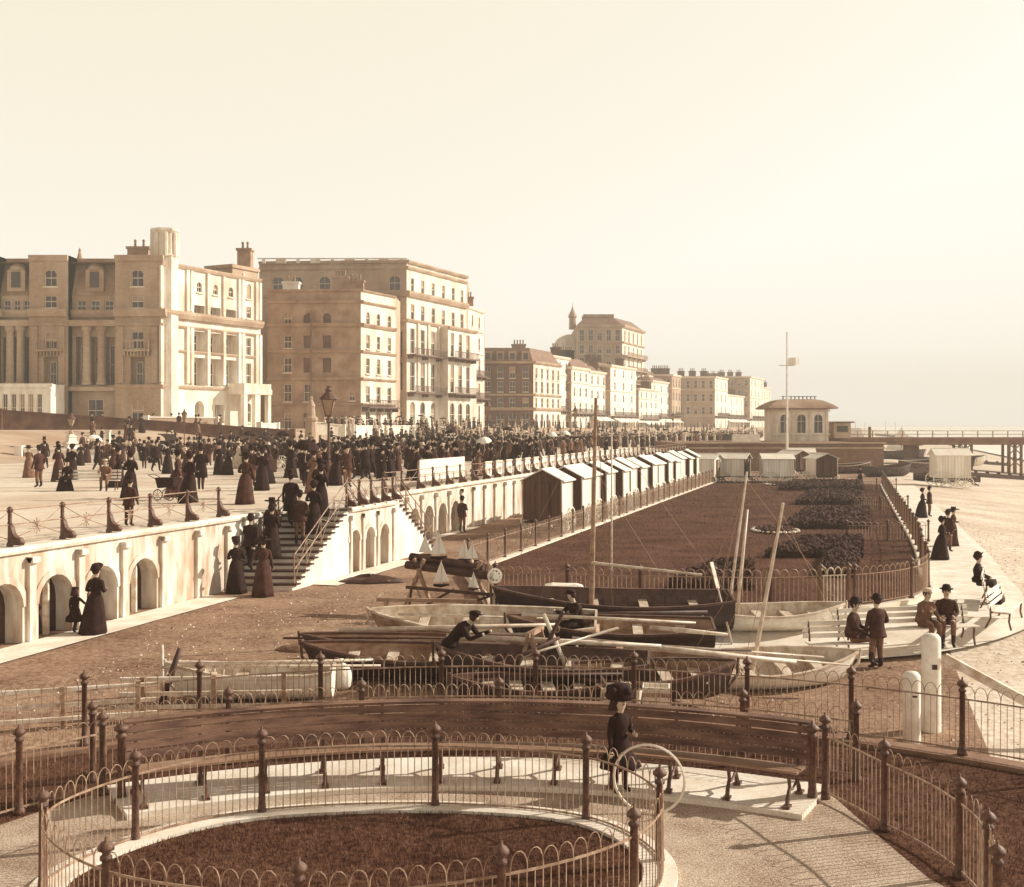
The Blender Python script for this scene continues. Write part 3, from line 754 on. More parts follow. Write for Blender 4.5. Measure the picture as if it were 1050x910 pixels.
def boat(label,c,L,B,D,rz,out,inn=None,heel=0,cat='rowing boat',name='rowing_boat',group=None,pitch=0,mast=None):
    root=thing(name,label,cat,(0,0,0),group); s,b=hull(root,L,B,D,out,inn or M['hullin'])
    if mast:
        x,h,lean,r,boom=mast
        m=MB(); m.tube([(x,0,.05),(x+lean,0,h)],[r,r*.55],8); mo=m.build('mast',M['wood'] if boom else M['spar'],root)
        m=MB()
        for y in (-B/2+.05,B/2-.05): m.tube([(x+lean*.95,0,h*.95),(x-.5,y,s(.4))],.006,3)
        m.tube([(x+lean*.95,0,h*.95),(-L/2+.1,0,s(0))],.006,3); m.tube([(x+lean*.95,0,h*.95),(L/2,0,s(1))],.006,3)
        if boom: m.tube([(x+lean*.7,0,h*.7),(x+boom*.6,0,D+.75)],.006,3)
        m.build('rigging',M['rope'],root)
        if boom:
            m=MB(); m.tube([(x,.05,D+.9),(x+boom,.1,D+.62)],[.04,.03],6); m.build('boom',M['spar'],root)
    root.location=(c[0],c[1],(c[2] if len(c)>2 else groundz(c[0],c[1])-.02)); root.rotation_euler=(R(heel),R(pitch),R(rz)); return root
boat('slim black gig lying with its bow to the left, nearest the open yard',(-2.0,22.3),3.9,1.1,.55,178,M['hulldark'],M['wood'],-10)
boat('long low gig with a thin pale rail between the black gig and the pale boat',(-1.9,24.0),4.8,1.0,.42,176,M['hulldark'],M['wood'],-9)
boat('broad rowing boat with pale ribbed inside and bow pointing left to the yard',(-.55,25.9),5.0,1.45,.60,174,M['wood'],M['hullin'],-16)
boat('big black fishing boat with one tall mast and a boom, by the lawn fence',(2.6,27.7),5.6,1.8,.80,178,M['hulldark'],M['hullbrown'],-6,'fishing boat','fishing_boat',mast=(.65,5.75,-.1,.07,-2.7))
boat('pale half-decked boat with a slender raking mast, its bow towards the bench',(6.6,28.1),3.2,1.3,.5,4,M['hullwhite'],M['hullin'],6,'sailing boat','sailing_boat',mast=(-1.26,4.0,.42,.045,None))
boat('white clinker dinghy with open thwarts and its bow up against the seated couple',(5.35,23.75),3.7,1.45,.52,9,M['hullwhite'],M['hullin'],13,'dinghy','dinghy',mast=(-.32,4.0,.36,.055,None))
boat('dark tarred boat lying close behind the kerb railing under the crossed spars',(.65,21.3),3.9,1.5,.62,172,M['hulldark'],M['hullbrown'],-5)
boat('dark broad-sterned boat behind the kerb railing, right of the crossed spars',(2.6,21.0),2.9,1.3,.5,4,M['hulldark'],M['wood'],7)
boat('white flat-sided punt under two poles at the left end of the boats',(-4.75,20.7),2.9,1.0,.5,181,M['hullwhite'],M['hullin'],-3,'punt','punt')
boat('small dark skiff with bow raised between the pale boat and the fishing boat',(2.3,25.2),4.4,1.4,.58,176,M['hulldark'],M['wood'],-8)
# beached craft by the pier
far=[(52,138,20,M['hulldark'],None),(58,150,-10,M['hulldark'],None),(47,128,30,M['hullbrown'],None),(60,172,15,M['hulldark'],None),(66,165,5,M['hullwhite'],None)]
fl=['black fishing boat hauled up the beach in front of the thick pier column','black boat on the beach just under the pier deck','brown boat hauled up the shingle nearest the gabled bathing machine','dark boat on the shingle beyond the pier','white boat on the shingle beyond the pier']
for (x,y,rz,m,_),lb in zip(far,fl): boat(lb,(x,y),7.0,2.4,1.2,rz,m,M['hullbrown'],6,'fishing boat','fishing_boat',mast=(.5,4.0,0,.08,None) if y>160 else None)
sb=boat('white-sailed boat drawn up on the beach beyond the pier columns',(62,180),6.5,2.2,1.1,10,M['hulldark'],M['hullbrown'],3,'sailing boat','sailing_boat',mast=(.5,5.2,0,.07,None))
m=MB(); 
for a in (((.45,.0,1.2),(-2.3,.05,1.4),(.4,0,4.9)),((.6,0,1.3),(3.0,0,1.6),(.6,0,4.6))):
    m.add([a[0],a[1],a[2],(a[0][0],.03,a[0][2]),(a[1][0],.08,a[1][2]),(a[2][0],.03,a[2][2])],[(0,1,2),(5,4,3),(0,3,4,1),(1,4,5,2),(2,5,3,0)])
o=m.mesh('sail',M['canvas']); link('sail',o,sb)
for px,lab in ((881,'distant two-masted ship on the pale sea, nearer the toll house'),(912,'distant two-masted ship on the pale sea, farther from the toll house')):
    Y=620; t=boat(lab,(atY(px,Y),Y,-2.6),14,4,2.6,160,M['hulldark'],M['hullbrown'],0,'ship','ship',mast=(2,10.5,0,.2,None)); m=MB(); m.tube([(-3,0,1),(-3,0,9.5)],.15,6); m.bar((-3,-2,6.5),(-3,2,6.5),.15,.15); m.bar((2,-2.3,7),(2,2.3,7),.15,.15); link('mast',m.mesh('mast',M['spar']),t)

boat('dark boat on the pale shingle just beyond the seaward top corner of the lawn',(37.5,112),5.5,2.0,.95,25,M['hulldark'],M['hullbrown'],5,'fishing boat','fishing_boat')
boat('brown boat lying side-on before the abutment wall on the shingle',(35.3,119),5.0,1.9,.9,5,M['hullbrown'],M['hullbrown'],5,'fishing boat','fishing_boat')
boat('small dark boat on the shingle between the groyne and the lone bathing machine',(39.8,105),4.2,1.6,.7,-15,M['hulldark'],M['hullbrown'],6)
# loose spars, oars, trestles
def spar(name,label,cat,p0,p1,r,m=None,blade=False):
    p0,p1=Vector(p0),Vector(p1); root=thing(name,label,cat,(p0+p1)/2)
    mb=MB(); mb.tube([p0,p0.lerp(p1,.5),p1],[r,r*1.05,r*.7],8); mb.build('shaft',m or M['spar'],root,True)
    if blade:
        d=(p1-p0).normalized(); mb=MB(); mb.bar(p1-d*.05,p1+d*.6,.13,.02); mb.build('blade',m or M['spar'],root)
    return root
spar('spar','thick pale spar resting across the boats behind the kerb railing, left of centre','spar',(-1.3,22.3,.82),(2.9,21.8,.72),.055)
spar('spar','thick dark-ended spar lying across the dinghy and the dark boat','spar',(1.2,22.4,.74),(5.6,22.1,.34),.06)
spar('spar','slim spar slung across the boats in front of the fishing boat','spar',(.2,24.1,.95),(3.9,23.8,.82),.035)
spar('oar','long oar laid over the white dinghy, blade to the right','oar',(3.2,23.3,.36),(6.3,22.95,.16),.028,None,True)
spar('oar','second oar laid over the white dinghy, farther from the railing','oar',(2.6,23.55,.42),(5.9,23.4,.22),.028,None,True)
spar('pole','upper pale pole laid along the white punt','pole',(-6.3,20.65,.60),(-2.6,21.0,.62),.035)
spar('pole','lower pale pole laid along the white punt','pole',(-6.4,20.45,.60),(-2.4,20.5,.62),.03)
spar('pole','thin dark pole lying on the long low gig','pole',(-4.9,24.0,.46),(-.9,23.8,.50),.025,M['darkwood'])
spar('mast','bare leaning mast propped in the pale half-decked boat beside its own mast','mast',(5.62,28.1,.1),(5.92,28.2,2.9),.04)
spar('mast','thin upright flag mast standing on the lawn fence behind the fishing boat','mast',(2.72,30.6,.1),(2.72,30.6,5.0),.025)
spar('stake','dark leaning stake planted at the left end of the white punt','stake',(-6.35,20.3,-.05),(-6.0,20.25,.98),.06,M['darkwood'])
spar('stake','pale short stake standing beside the dark leaning one','stake',(-6.55,21.0,-.05),(-6.55,21.0,.9),.04,M['hullin'])
def trestle(label,c,w,h,rz,m):
    root=thing('trestle',label,'trestle',(0,0,0)); mb=MB()
    for s in (-1,1):
        for t in (-1,1): mb.bar((s*w/2,t*.28,0),(s*w/2*.86,t*.02,h),.06,.07)
    mb.build('legs_frame',m,root); mb=MB(); mb.bar((-w/2-.1,0,h),(w/2+.1,0,h),.09,.09); mb.build('beam',m,root)
    mb=MB(); mb.bar((-w/2,-.18,h*.35),(w/2,-.18,h*.35),.04,.05); mb.bar((-w/2,-.14,h*.2),(w/2,-.05,h*.75),.04,.04); mb.build('brace',m,root)
    root.location=(c[0],c[1],groundz(c[0],c[1])-.04); root.rotation_euler=(0,0,R(rz)); return root
trestle('crossed timber trestle holding up the pale spar among the boats',(.45,22.15),.7,.98,70,M['wood'])
trestle('small white-legged trestle beside the front of the lawn fence',(-.35,28.9),.55,.8,80,M['hullin'])
trestle('low pale trestle with long rails in front of the toy yacht stand',(-2.1,27.6),2.3,.75,-6,M['wood'])
trestle('small trestle under the spar between the dark boat and the dinghy',(2.15,22.2),.5,.66,75,M['wood'])
# stand of logs with toy yachts
st=thing('timber_stand','timber stand of dark logs on splayed legs carrying toy yachts','stand',(-1.7,29.6,-.04))
mb=MB()
for k,(y,z) in enumerate(((29.9,1.30),(30.15,1.24),(29.75,1.10),(30.0,1.05))): mb.tube([(-2.75-.05*k,y+.6,z+.16),(-.75+.08*k,y-.1,z-.06)],[.10,.115],9)
mb.build('logs',M['darkwood'],st)
mb=MB()
for x,y in ((-2.5,30.2),(-.95,29.8)):
    for s in (-1,1): mb.bar((x+s*.45,y-.35*s,-.04),(x-s*.14,y+.1*s,1.42),.08,.09)
mb.build('splayed_legs',M['wood'],st)
mb=MB(); mb.bar((-2.75,29.1,.82),(-.35,28.75,.66),.07,.08); mb.bar((-2.65,29.3,.1),(-1.5,29.2,.75),.05,.06); mb.bar((-1.9,29.3,.12),(-.5,29.0,.62),.05,.06); mb.bar((-2.7,29.1,-.04),(-2.6,29.1,.85),.06,.06); mb.bar((-.4,28.75,-.04),(-.4,28.75,.7),.06,.06)
mb.build('rail',M['darkwood'],st)
sw_=link('wheel',wheel_mesh(.2,8,.05),st,Vector((-.45,29.35,1.08))-st.location,R(20))
ty=None
for i,(x,y,z,s,lab) in enumerate([(-2.38,30.5,1.44,1.0,'toy yacht with two white sails at the left end of the log stand'),(-1.98,30.0,1.42,1.25,'tallest toy yacht with white sails on top of the log stand'),(-1.3,30.1,1.36,.95,'toy yacht with white sails on the logs, nearest the lawn fence'),(-1.08,29.95,1.34,.95,'toy yacht with white sails at the wheel end of the logs'),(-1.85,29.0,.82,1.15,'white-sailed toy yacht on the low rail of the stand'),(-1.0,28.87,.76,.8,'smallest white-sailed toy yacht at the right of the low rail')]):
    if ty is None:
        ty=thing('toy_yacht',lab,'toy boat',(0,0,0),'toy yachts on the log stand')
        m=MB(); m.loft([[(-.16,.0,.03),(-.16,.05,.08),(-.16,-.05,.08)],[(0,0,0),(0,.065,.08),(0,-.065,.08)],[(.2,0,.05),(.2,.004,.09),(.2,-.004,.09)]]); m.build('hull',M['hulldark'],ty)
        m=MB(); m.tube([(.02,0,.06),(.02,0,.62)],.007,5); m.build('mast',M['spar'],ty)
        m=MB()
        for a in (((.015,0,.12),(-.17,.01,.12),(.015,0,.6)),((.03,0,.13),(.19,.01,.13),(.03,0,.56))):
            m.add([a[0],a[1],a[2]]+[(p[0],p[1]+.008,p[2]) for p in a],[(0,1,2),(5,4,3),(0,3,4,1),(1,4,5,2),(2,5,3,0)])
        m.build('sail',M['canvas'],ty); o=ty
    else: o=copy_tree(ty)
    o.location=(x,y,z); o.scale=(s,s,s); o.rotation_euler=(0,0,R((i*17)%30-10)); o['label']=lab
# chest with snowy cover by the fence
ch=thing('chest','dark chest with a bulging white cover at the front of the lawn fence','chest',(1.35,29.1,-.04))
m=MB(); m.box((1.35,29.1,.42),(.95,.55,.66)); m.box((1.35,29.1,.05),(.8,.45,.12)); m.build('box',M['darkwood'],ch)
m=MB(); rg=random.Random(4); m.loft([[(1.35+sx*.50*k+rg.uniform(-.02,.02),29.1+sy*.31*k,z+rg.uniform(-.015,.015)) for sx,sy in ((-1,-1),(-.4,-1.05),(.3,-1),(1,-1),(1.02,0),(1,1),(0,1),(-1,1),(-1.03,0))] for k,z in ((1,.70),(1.03,.78),(.95,.86),(.6,.91))]); m.build('cover',M['tarp'],ch)
# small gear behind the kerb railing
def crate(name,label,cat,c,s,rz,m):
    root=thing(name,label,cat,(0,0,0)); x,y,z=s; mb=MB()
    for sx in (-1,1): mb.box((sx*(x/2),0,z/2),(.03,y,z)); 
    for sy in (-1,1): mb.box((0,sy*(y/2-.02),z/2),(x-.04,.03,z-.004))
    mb.box((0,0,.02),(x-.04,y-.08,.03)); mb.build('box',m,root); mb=MB()
    for sy in (-1,1):
        for zz in (.25,.75): mb.box((0,sy*(y/2+.006),z*zz),(x+.035,.02,.07))
    mb.build('battens',M['wood'],root); root.location=(c[0],c[1],groundz(*c)-.04); root.rotation_euler=(0,0,R(rz))
crate('crate','pale slatted crate behind the kerb railing in line with the girl','crate',(1.85,20.0),(.6,.4,.42),12,M['hullin'])
crate('crate','white crate behind the kerb railing just right of the girl','crate',(2.55,19.8),(.45,.4,.5),-8,M['paint'])
crate('crate','low dark crate on the shingle beside the shorter mooring post','crate',(5.2,19.4),(.7,.45,.25),5,M['darkwood'])
def bucket(label,c):
    root=thing('bucket',label,'bucket',(0,0,0)); mb=MB(); mb.lathe([(.11,0),(.15,.3),(.135,.3),(.1,.03)],n=12); mb.build('pail',M['paint'],root); mb=MB()
    mb.tube([(-.15,0,.29),(-.12,0,.4),(0,0,.45),(.12,0,.4),(.15,0,.29)],.008,4); mb.build('handle',M['iron'],root); root.location=(c[0],c[1],groundz(*c)-.04)
bucket('white pail standing between the two crates behind the kerb railing',(2.2,20.2)); bucket('white pail by the stern of the white dinghy',(3.4,22.9))
def rack(label,c,rz):
    root=thing('timber_rack',label,'rack',(0,0,0)); mb=MB()
    for x in (-1.2,0,1.2): mb.box((x,0,.35),(.08,.08,.7))
    mb.build('posts_frame',M['wood'],root); mb=MB()
    for z,dy in ((.66,.06),(.4,.06),(.2,-.06)): mb.bar((-1.6,dy,z),(1.5,dy,z-.05),.07,.06)
    mb.build('planks',M['hullin'],root); root.location=(c[0],c[1],groundz(*c)-.04); root.rotation_euler=(0,0,R(rz))
rack('low rack of pale planks behind the far left of the terrace railing',(-7.5,18.7),20); rack('low rack of planks beside the white punt',(-5.2,19.55),8)
# anchor-like mooring posts and rail at the right
def bollard(label,c,h,r,slot):
    root=thing('mooring_post',label,'post',(0,0,0)); mb=MB(); mb.lathe([(r*1.02,-.3),(r,.0),(r*.98,h-.12),(r*.94,h-.05),(r*.7,h),(.01,h+.02)],n=16); mb.build('post',M['hullwhite'],root,True)
    mb=MB(); mb.box((.0,-r*.93,h*.68),(r*.5,.05,r*.5 if slot else r*.2)); mb.build('iron_plate',M['darkwood'],root); root.location=(c[0],c[1],groundz(*c)-.05)
bollard('shorter round-topped pale mooring post behind the kerb railing',(6.95,19.5),1.22,.15,False)
bollard('taller pale mooring post with a dark slot, beside the shorter one',(7.55,20.2),1.75,.17,True)
bm=thing('beam','pale sloping timber beam running down to the beach from the taller mooring post','beam',(8.6,19.6,-.4)); mb=MB(); mb.bar((7.75,20.1,.85),(9.7,19.0,-.2),.1,.16); mb.bar((9.2,19.2,-.6),(9.2,19.2,.1),.1,.1); mb.build('timber',M['hullin'],bm)

# slatted park benches on the seaside path
def park_bench(label,c,rz,L=2.2):
    root=thing('park_bench',label,'bench',(0,0,0),'benches on the pale path by the lawn'); mb=MB()
    for k in range(3): mb.box((0,-.12-.13*k,.44),(L,.11,.03))
    mb.build('seat',M['paint'],root); mb=MB()
    for k in range(3): mb.bar((-L/2,.05+.03*k,.56+.14*k),(L/2,.05+.03*k,.56+.14*k),.03,.10)
    mb.build('backrest',M['paint'],root)
    for x in (-L/2+.15,L/2-.15):
        m=MB(); m.tube([(x,-.45,0),(x,-.40,.2),(x,-.42,.42)],.025,5); m.tube([(x,.14,0),(x,.02,.25),(x,.02,.45),(x,.12,.9)],.025,5); m.bar((x,-.42,.41),(x,.02,.41),.03,.04); m.build('leg',M['iron'],root)
    root.location=(c[0],c[1],groundz(*c)+.05); root.rotation_euler=(0,0,R(rz)); return root
park_bench('long pale bench with two men sitting on it, beside the standing man',(9.4,27.0),12,3.6)
park_bench('pale bench seen end-on at the bend of the seaside path',(12.3,28.4),58,2.2)
park_bench('pale bench by the lawn corner beyond the bend of the path',(13.25,31.3),66,2.2)
park_bench('empty pale bench beside the white dinghy, under the seated couple',(7.6,25.9),8,1.8)

# ------------------------------------------------------------------ pier, toll house, groynes
pr=thing('pier','long iron seaside pier on columns running out over the beach','pier',(70,150,-1))
def px2(px,Y): return atY(px,Y)
mb=MB(); mb.box((90,153,2.85),(104,7,.75)); mb.box((90,149.4,3.25),(104.4,.3,.5)); mb.build('deck',M['pier'],pr)
mb=MB()
for k in range(53): mb.box((38+2*k,149.3,3.9),(.12,.12,.95))
for z in (4.35,3.9): mb.box((90,149.3,z),(104.3,.1,.08))
mb.build('balustrade',M['stucco_tan'],pr)
for i,px in enumerate((893,941,866,991,1042,1095,1150)):
    x=px2(px,150); m=MB()
    if i==0: m.lathe([(.22,-4),(.2,5.9)],(x,150.5,-1),10)
    elif i in(1,2): m.box((x,152.5,.5),(1.6,1.6,5.2)); m.box((x,152.4,2.55),(2.2,2.4,.4))
    else:
        for dx in (-.8,0,.8):
            for dy in (0,2): k=MB(); k.lathe([(.2,-4),(.2,3.9)],(x+dx,150.3+dy,-1),8); k.build('column',M['pier'],pr)
        for z in (-.5,1.2): m.bar((x-.8,150.3,z),(x+.8,150.3,z+1.4),.1,.12); m.bar((x+.8,150.3,z),(x-.8,150.3,z+1.4),.1,.12)
        m.build('brace',M['pier'],pr); continue
    m.build('column',M['pier'],pr)
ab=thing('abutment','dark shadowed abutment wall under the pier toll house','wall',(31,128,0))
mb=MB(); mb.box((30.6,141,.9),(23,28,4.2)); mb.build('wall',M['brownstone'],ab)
mb=MB(); mb.box((30.6,126.9,3.06),(23.4,.5,.16)); mb.box((30.6,126.95,2.5),(23.2,.3,.2)); mb.build('coping',M['stucco_tan'],ab)
th=thing('toll_house','pier toll house with three arched windows and a flared roof','kiosk',(37.6,148,3)); X0,X1,Y0=34.2,41.2,146
mb=MB(); ops=[(u-.55,u+.55,4.1,6.5,True) for u in (1.3,3.5,5.7)]
facade(mb,(X0,Y0),(X1,Y0),3.0,7.3,ops,.35); facade(mb,(X1,Y0),(X1,Y0+6),3.0,7.3,[(1.2,2.3,4.1,6.5,True),(3.6,4.7,4.1,6.5,True)],.35); mb.quad((X0,Y0+6,3),(X0,Y0,3),(X0,Y0,7.3),(X0,Y0+6,7.3)); mb.quad((X1,Y0+6,3),(X0,Y0+6,3),(X0,Y0+6,7.3),(X1,Y0+6,7.3)); mb.build('wall',M['stucco'],th)
for u in (1.3,3.5,5.7):
    m=MB(); m.box((X0+u,Y0+.33,5.3),(1.3,.04,2.6)); w_=m.build('window',M['glass'],th); m=MB(); m.box((X0+u,Y0+.26,5.3),(.07,.06,2.4)); m.box((X0+u,Y0+.26,5.6),(1.1,.06,.07)); m.build('frame',M['trim'],w_)
mb=MB()
for u in (.25,2.4,4.6,6.75): mb.box((X0+u,Y0-.08,5.15),(.28,.2,4.3))
mb.box((X0+3.5,Y0-.12,3.9),(7.3,.22,.2)); mb.box((X0+3.5,Y0-.12,7.0),(7.3,.26,.22)); mb.build('pilaster_trim',M['trim'],th)
mb=MB(); rect=lambda k,z:[(X0-k,Y0-k,z),(X1+k,Y0-k,z),(X1+k,Y0+6+k,z),(X0-k,Y0+6+k,z)]
mb.loft([rect(.9,7.22),rect(1.05,7.35),rect(.55,7.75),rect(-.6,8.35),rect(-1.3,8.5)]); rf=mb.build('roof',M['stucco_brown'],th)
mb=MB()
for k in range(9): mb.box((X0+1.4+.52*k,Y0+1.3,8.7),(.12,.12,.45))
mb.box((X0+3.5,Y0+1.3,8.86),(4.6,.1,.08)); mb.build('cresting',M['iron'],rf)
ax=thing('kiosk','small low kiosk with a flat roof beside the toll house','kiosk',(43.4,148,3)); mb=MB(); mb.box((43.3,148.5,4.4),(2.2,3,2.0)); mb.build('wall',M['stucco_tan'],ax); mb=MB(); mb.box((43.3,148.5,5.5),(3.0,3.6,.18)); mb.build('roof',M['slate'],ax); mb=MB(); mb.box((43.3,146.98,4.6),(1.4,.06,.8)); mb.build('window',M['glass'],ax)
fp=thing('flagpole','tall white flagpole with a small pale flag standing before the toll house','flagpole',(28.2,115,0)); mb=MB(); mb.tube([(28.2,115,-.3),(28.2,115,14.4)],[.16,.07],8); mb.lathe([(.02,0),(.14,.12),(.02,.26)],(28.2,115,14.4),8); mb.build('pole',M['paint'],fp); mb=MB(); mb.bar((27.4,115,11.2),(29.0,115,11.2),.08,.08); mb.build('yard',M['spar'],fp)
mb=MB(); mb.loft([[(28.32+.16*i,115+.1*math.sin(i*1.1)-.015,z) for z in (11.25,12.0)]+[(28.32+.16*i,115+.1*math.sin(i*1.1)+.015,z) for z in (12.0,11.25)] for i in range(8)]); mb.build('flag',M['canvas'],fp)
def groyne(label,a,b,n):
    root=thing('groyne',label,'breakwater',(a[0],a[1],groundz(*a))); mb=MB()
    for i in range(n+1):
        t=i/n; x,y=lerp(a[0],b[0],t),lerp(a[1],b[1],t); g=groundz(x,y); mb.box((x,y,g-.1),(.3,.3,1.5))
    mb.build('piles',M['darkwood'],root); mb=MB()
    P=[Vector((lerp(a[0],b[0],i/n),lerp(a[1],b[1],i/n)-.2,groundz(lerp(a[0],b[0],i/n),lerp(a[1],b[1],i/n))+.0)) for i in range(n+1)]
    for p,q in zip(P,P[1:]): mb.bar(p,q,.12,.9)
    mb.build('planking',M['darkwood'],root)
groyne('timber groyne running down the beach in front of the pier columns',(40,122),(62,131),14)
groyne('timber groyne running down the beach beyond the pier',(50,178),(84,190),16)
groyne('short timber groyne on the shingle behind the lone bathing machine',(41,111),(47,113),5)

# a bundle by the standing man, and loose gear among the boats
def sack(label,c,s,m,seed):
    rg=random.Random(seed); root=thing('sack',label,'sack',(0,0,0)); mb=MB(); N=14
    mb.loft([[(s*r*(1+.12*math.sin(3*a+seed)+rg.uniform(-.04,.04))*math.cos(a),s*r*.8*(1+.1*math.cos(2*a+seed))*math.sin(a),s*z) for a in [2*math.pi*k/N for k in range(N)]] for r,z in ((.36,0),(.5,.12),(.52,.4),(.44,.72),(.25,.92),(.1,1.0),(.16,1.12))]); mb.build('bag',m,root,True)
    mb=MB(); mb.tube([(s*.12*math.cos(a),s*.1*math.sin(a),s*.99) for a in [2*math.pi*k/10 for k in range(11)]],.015,4,caps=False); mb.build('cord',M['rope'],root); root.location=(c[0],c[1],groundz(*c)-.03)
sack('pale lumpy sack lying between the punt and the black gig',(-3.3,21.5),.5,M['tarp'],5)
spar('oar','oar slanting across the dark tarred boat with its blade in the air','oar',(-.6,21.0,.45),(1.5,21.6,.95),.026,None,True)
spar('oar','pale oar laid along the broad pale-ribbed boat','oar',(-2.6,25.6,.70),(.7,25.55,.62),.028,None,True)
spar('plank','pale plank bridging the small dark skiff and the dinghy','plank',(3.0,24.4,.62),(4.6,23.9,.55),.05,M['hullin'])
spar('spar','long pale spar resting on the low gig and the broad boat','spar',(-3.8,24.6,.52),(1.0,24.5,.66),.05)
spar('oar','short oar leaning on the stern of the black fishing boat','oar',(5.3,27.0,-.25),(5.0,27.3,1.1),.025,None,True)

# heaps of netting and a coil of rope on the ground
def heap(name,label,cat,c,rx,ry,h,m,seed):
    rg=random.Random(seed); root=thing(name,label,cat,(0,0,0)); mb=MB(); N=22
    mb.loft([[(rx*k*(1+.16*math.sin(3*a+seed)+rg.uniform(-.07,.07))*math.cos(a),ry*k*(1+.14*math.sin(2*a+seed*2)+rg.uniform(-.07,.07))*math.sin(a),h*z*(1+.25*math.sin(2*a+seed)*(z>0))+rg.uniform(-.015,.015)) for a in [2*math.pi*i/N for i in range(N)]] for k,z in ((1,0),(.92,.3),(.75,.62),(.5,.85),(.2,.95),(.03,1))]); mb.build('net',m,root,True)
    mb=MB()
    for j in range(7):
        k=rg.uniform(.55,.95); a0=rg.uniform(0,6); mb.tube([(rx*k*math.cos(a0+t*.5),ry*k*math.sin(a0+t*.5),h*(1.02-k*.75)+.03*math.sin(t*2)) for t in range(6)],.018,4)
    mb.build('rope',M['rope'],root); root.location=(c[0],c[1],groundz(*c)-.04)
heap('net_heap','dark heap of netting on the ground at the foot of the stair wall','net',(-4.55,36.2),1.0,.5,.22,M['darkwood'],3)
heap('net_heap','brown heap of netting between the punt and the log stand','net',(-4.7,25.3),.55,.4,.16,M['wood'],11)

mb=MB(); rg=random.Random(9); n=0
while n<4200:
    if n<1700: x,y=rg.uniform(-9,6),rg.uniform(19.5,34); 
    else: x,y=rg.uniform(6,24),rg.uniform(16,60)
    u=x-wallX(y)
    if u<1.2 or math.hypot(x+.3,y-7.1)<12.4 or (y>29 and x>LX(y)-.3 and u<22.5): continue
    r=rg.uniform(.012,.04)*(1 if rg.random()<.93 else 1.8); z=groundz(x,y)-.04; a=rg.uniform(0,6)
    p=[(x+r*math.cos(a+t),y+r*.8*math.sin(a+t),z-.005) for t in (0,1.57,3.14,4.71)]+[(x+r*.2,y,z+r*.8)]
    mb.add(p,[(0,1,4),(1,2,4),(2,3,4),(3,0,4)],rg.choice((0,0,1,2))); n+=1
tag(mb.build('pebbles',[M['kerb'],M['wood'],M['brownstone']]),kind='stuff')

mb=MB(); rg=random.Random(12); n=0; OL=[(p.x,p.y) for p in outline]
while n<26000:                                        # turf of the big lawn
    y=30+62*rg.random()**1.6; x=rg.uniform(LX(y)-.5,LX(y)+17)
    if not inside((x,y),OL): continue
    a=rg.uniform(0,6.28); k=.6+y/60; w=.010*k; h=rg.uniform(.015,.05)*k; l=rg.uniform(-.03,.03)
    mb.add([(x-w*math.cos(a),y-w*math.sin(a),LZ-.005),(x+w*math.cos(a),y+w*math.sin(a),LZ-.005),(x+l,y+rg.uniform(-.05,.05),LZ+h)],[(0,1,2)],0 if rg.random()<.75 else 1); n+=1
tag(mb.build('turf_grass',[M['lawn'],M['grass']]),kind='stuff')

boat('small dark tender lying close behind the kerb railing, left of the two crates',(.35,20.15),2.6,1.1,.42,184,M['hulldark'],M['hullbrown'],-5)
boat('small brown tender wedged between the low gig and the dark tarred boat',(2.9,22.75),2.8,1.1,.42,170,M['hullbrown'],M['wood'],-7)
sl=thing('sheerlegs','pair of crossed dark and pale spars lashed as sheerlegs over the boats','sheerlegs',(.7,22.0,0)); mb=MB(); mb.tube([(.35,21.7,.1),(1.0,22.0,1.35)],[.05,.04],7); mb.build('leg',M['darkwood'],sl); mb=MB(); mb.tube([(1.15,21.75,.1),(.62,22.08,1.3)],[.05,.04],7); mb.build('leg',M['hullin'],sl); mb=MB(); mb.tube([(.86+.06*math.cos(a),21.95,1.02+.06*math.sin(a)) for a in [k*.6 for k in range(12)]],.018,5); mb.build('lashing',M['rope'],sl)
spar('spar','dark spar propped slantwise on the bow of the dark tarred boat','spar',(-.9,21.0,.2),(.9,21.2,1.0),.045,M['darkwood'])
spar('spar','dark spar lying along the small dark tender behind the kerb railing','spar',(-.9,20.3,.47),(2.0,20.35,.5),.04,M['darkwood'])
spar('oar','dark oar lying over the small brown tender, blade to the right','oar',(1.5,22.9,.5),(4.2,22.55,.5),.027,M['hullbrown'],True)
spar('spar','thick dark spar laid between the fishing boat and the small dark skiff','spar',(.3,26.5,.5),(4.6,26.4,.62),.06,M['darkwood'])
# ------------------------------------------------------------------ buildings
_wm={}
def win_mesh(w,h,arch,near):
    key=(round(w,1),round(h,1),arch,near)
    if key in _wm: return _wm[key]
    w,h=key[0]*1.0,key[1]*1.0; fr=MB(); y=-.02
    t=.09 if near else .14
    for x in (-w/2+t/2,w/2-t/2): fr.box((x,y,h/2),(t,.08,h))
    for z in (t/2,h*.52,h-t/2): fr.box((0,y-.004,z),(w-.01,.085,t))
    if near: fr.box((0,y+.003,h/2),(.05,.07,h))
    pn=MB(); pn.box((0,.06,h/2),(w+.1,.06,h+.1))
    bl=None
    _wm[key]=(fr.mesh('window',M['trim']),pn.mesh('pane',M['glass'])); return _wm[key]
def blind_mesh(w,h,v):
    key=('b',round(w,1),round(h,1),v)
    if key not in _wm:
        m=MB(); m.box((0,.015,h-h*v/2),(w*.86,.02,h*v)); _wm[key]=m.mesh('blind',M['glass_pale'])
    return _wm[key]
def sill_mesh(w):
    key=('s',round(w,1))
    if key not in _wm:
        m=MB(); m.box((0,0,0),(w+.3,.28,.16)); _wm[key]=m.mesh('sill',M['trim'])
    return _wm[key]
brg=random.Random(11)
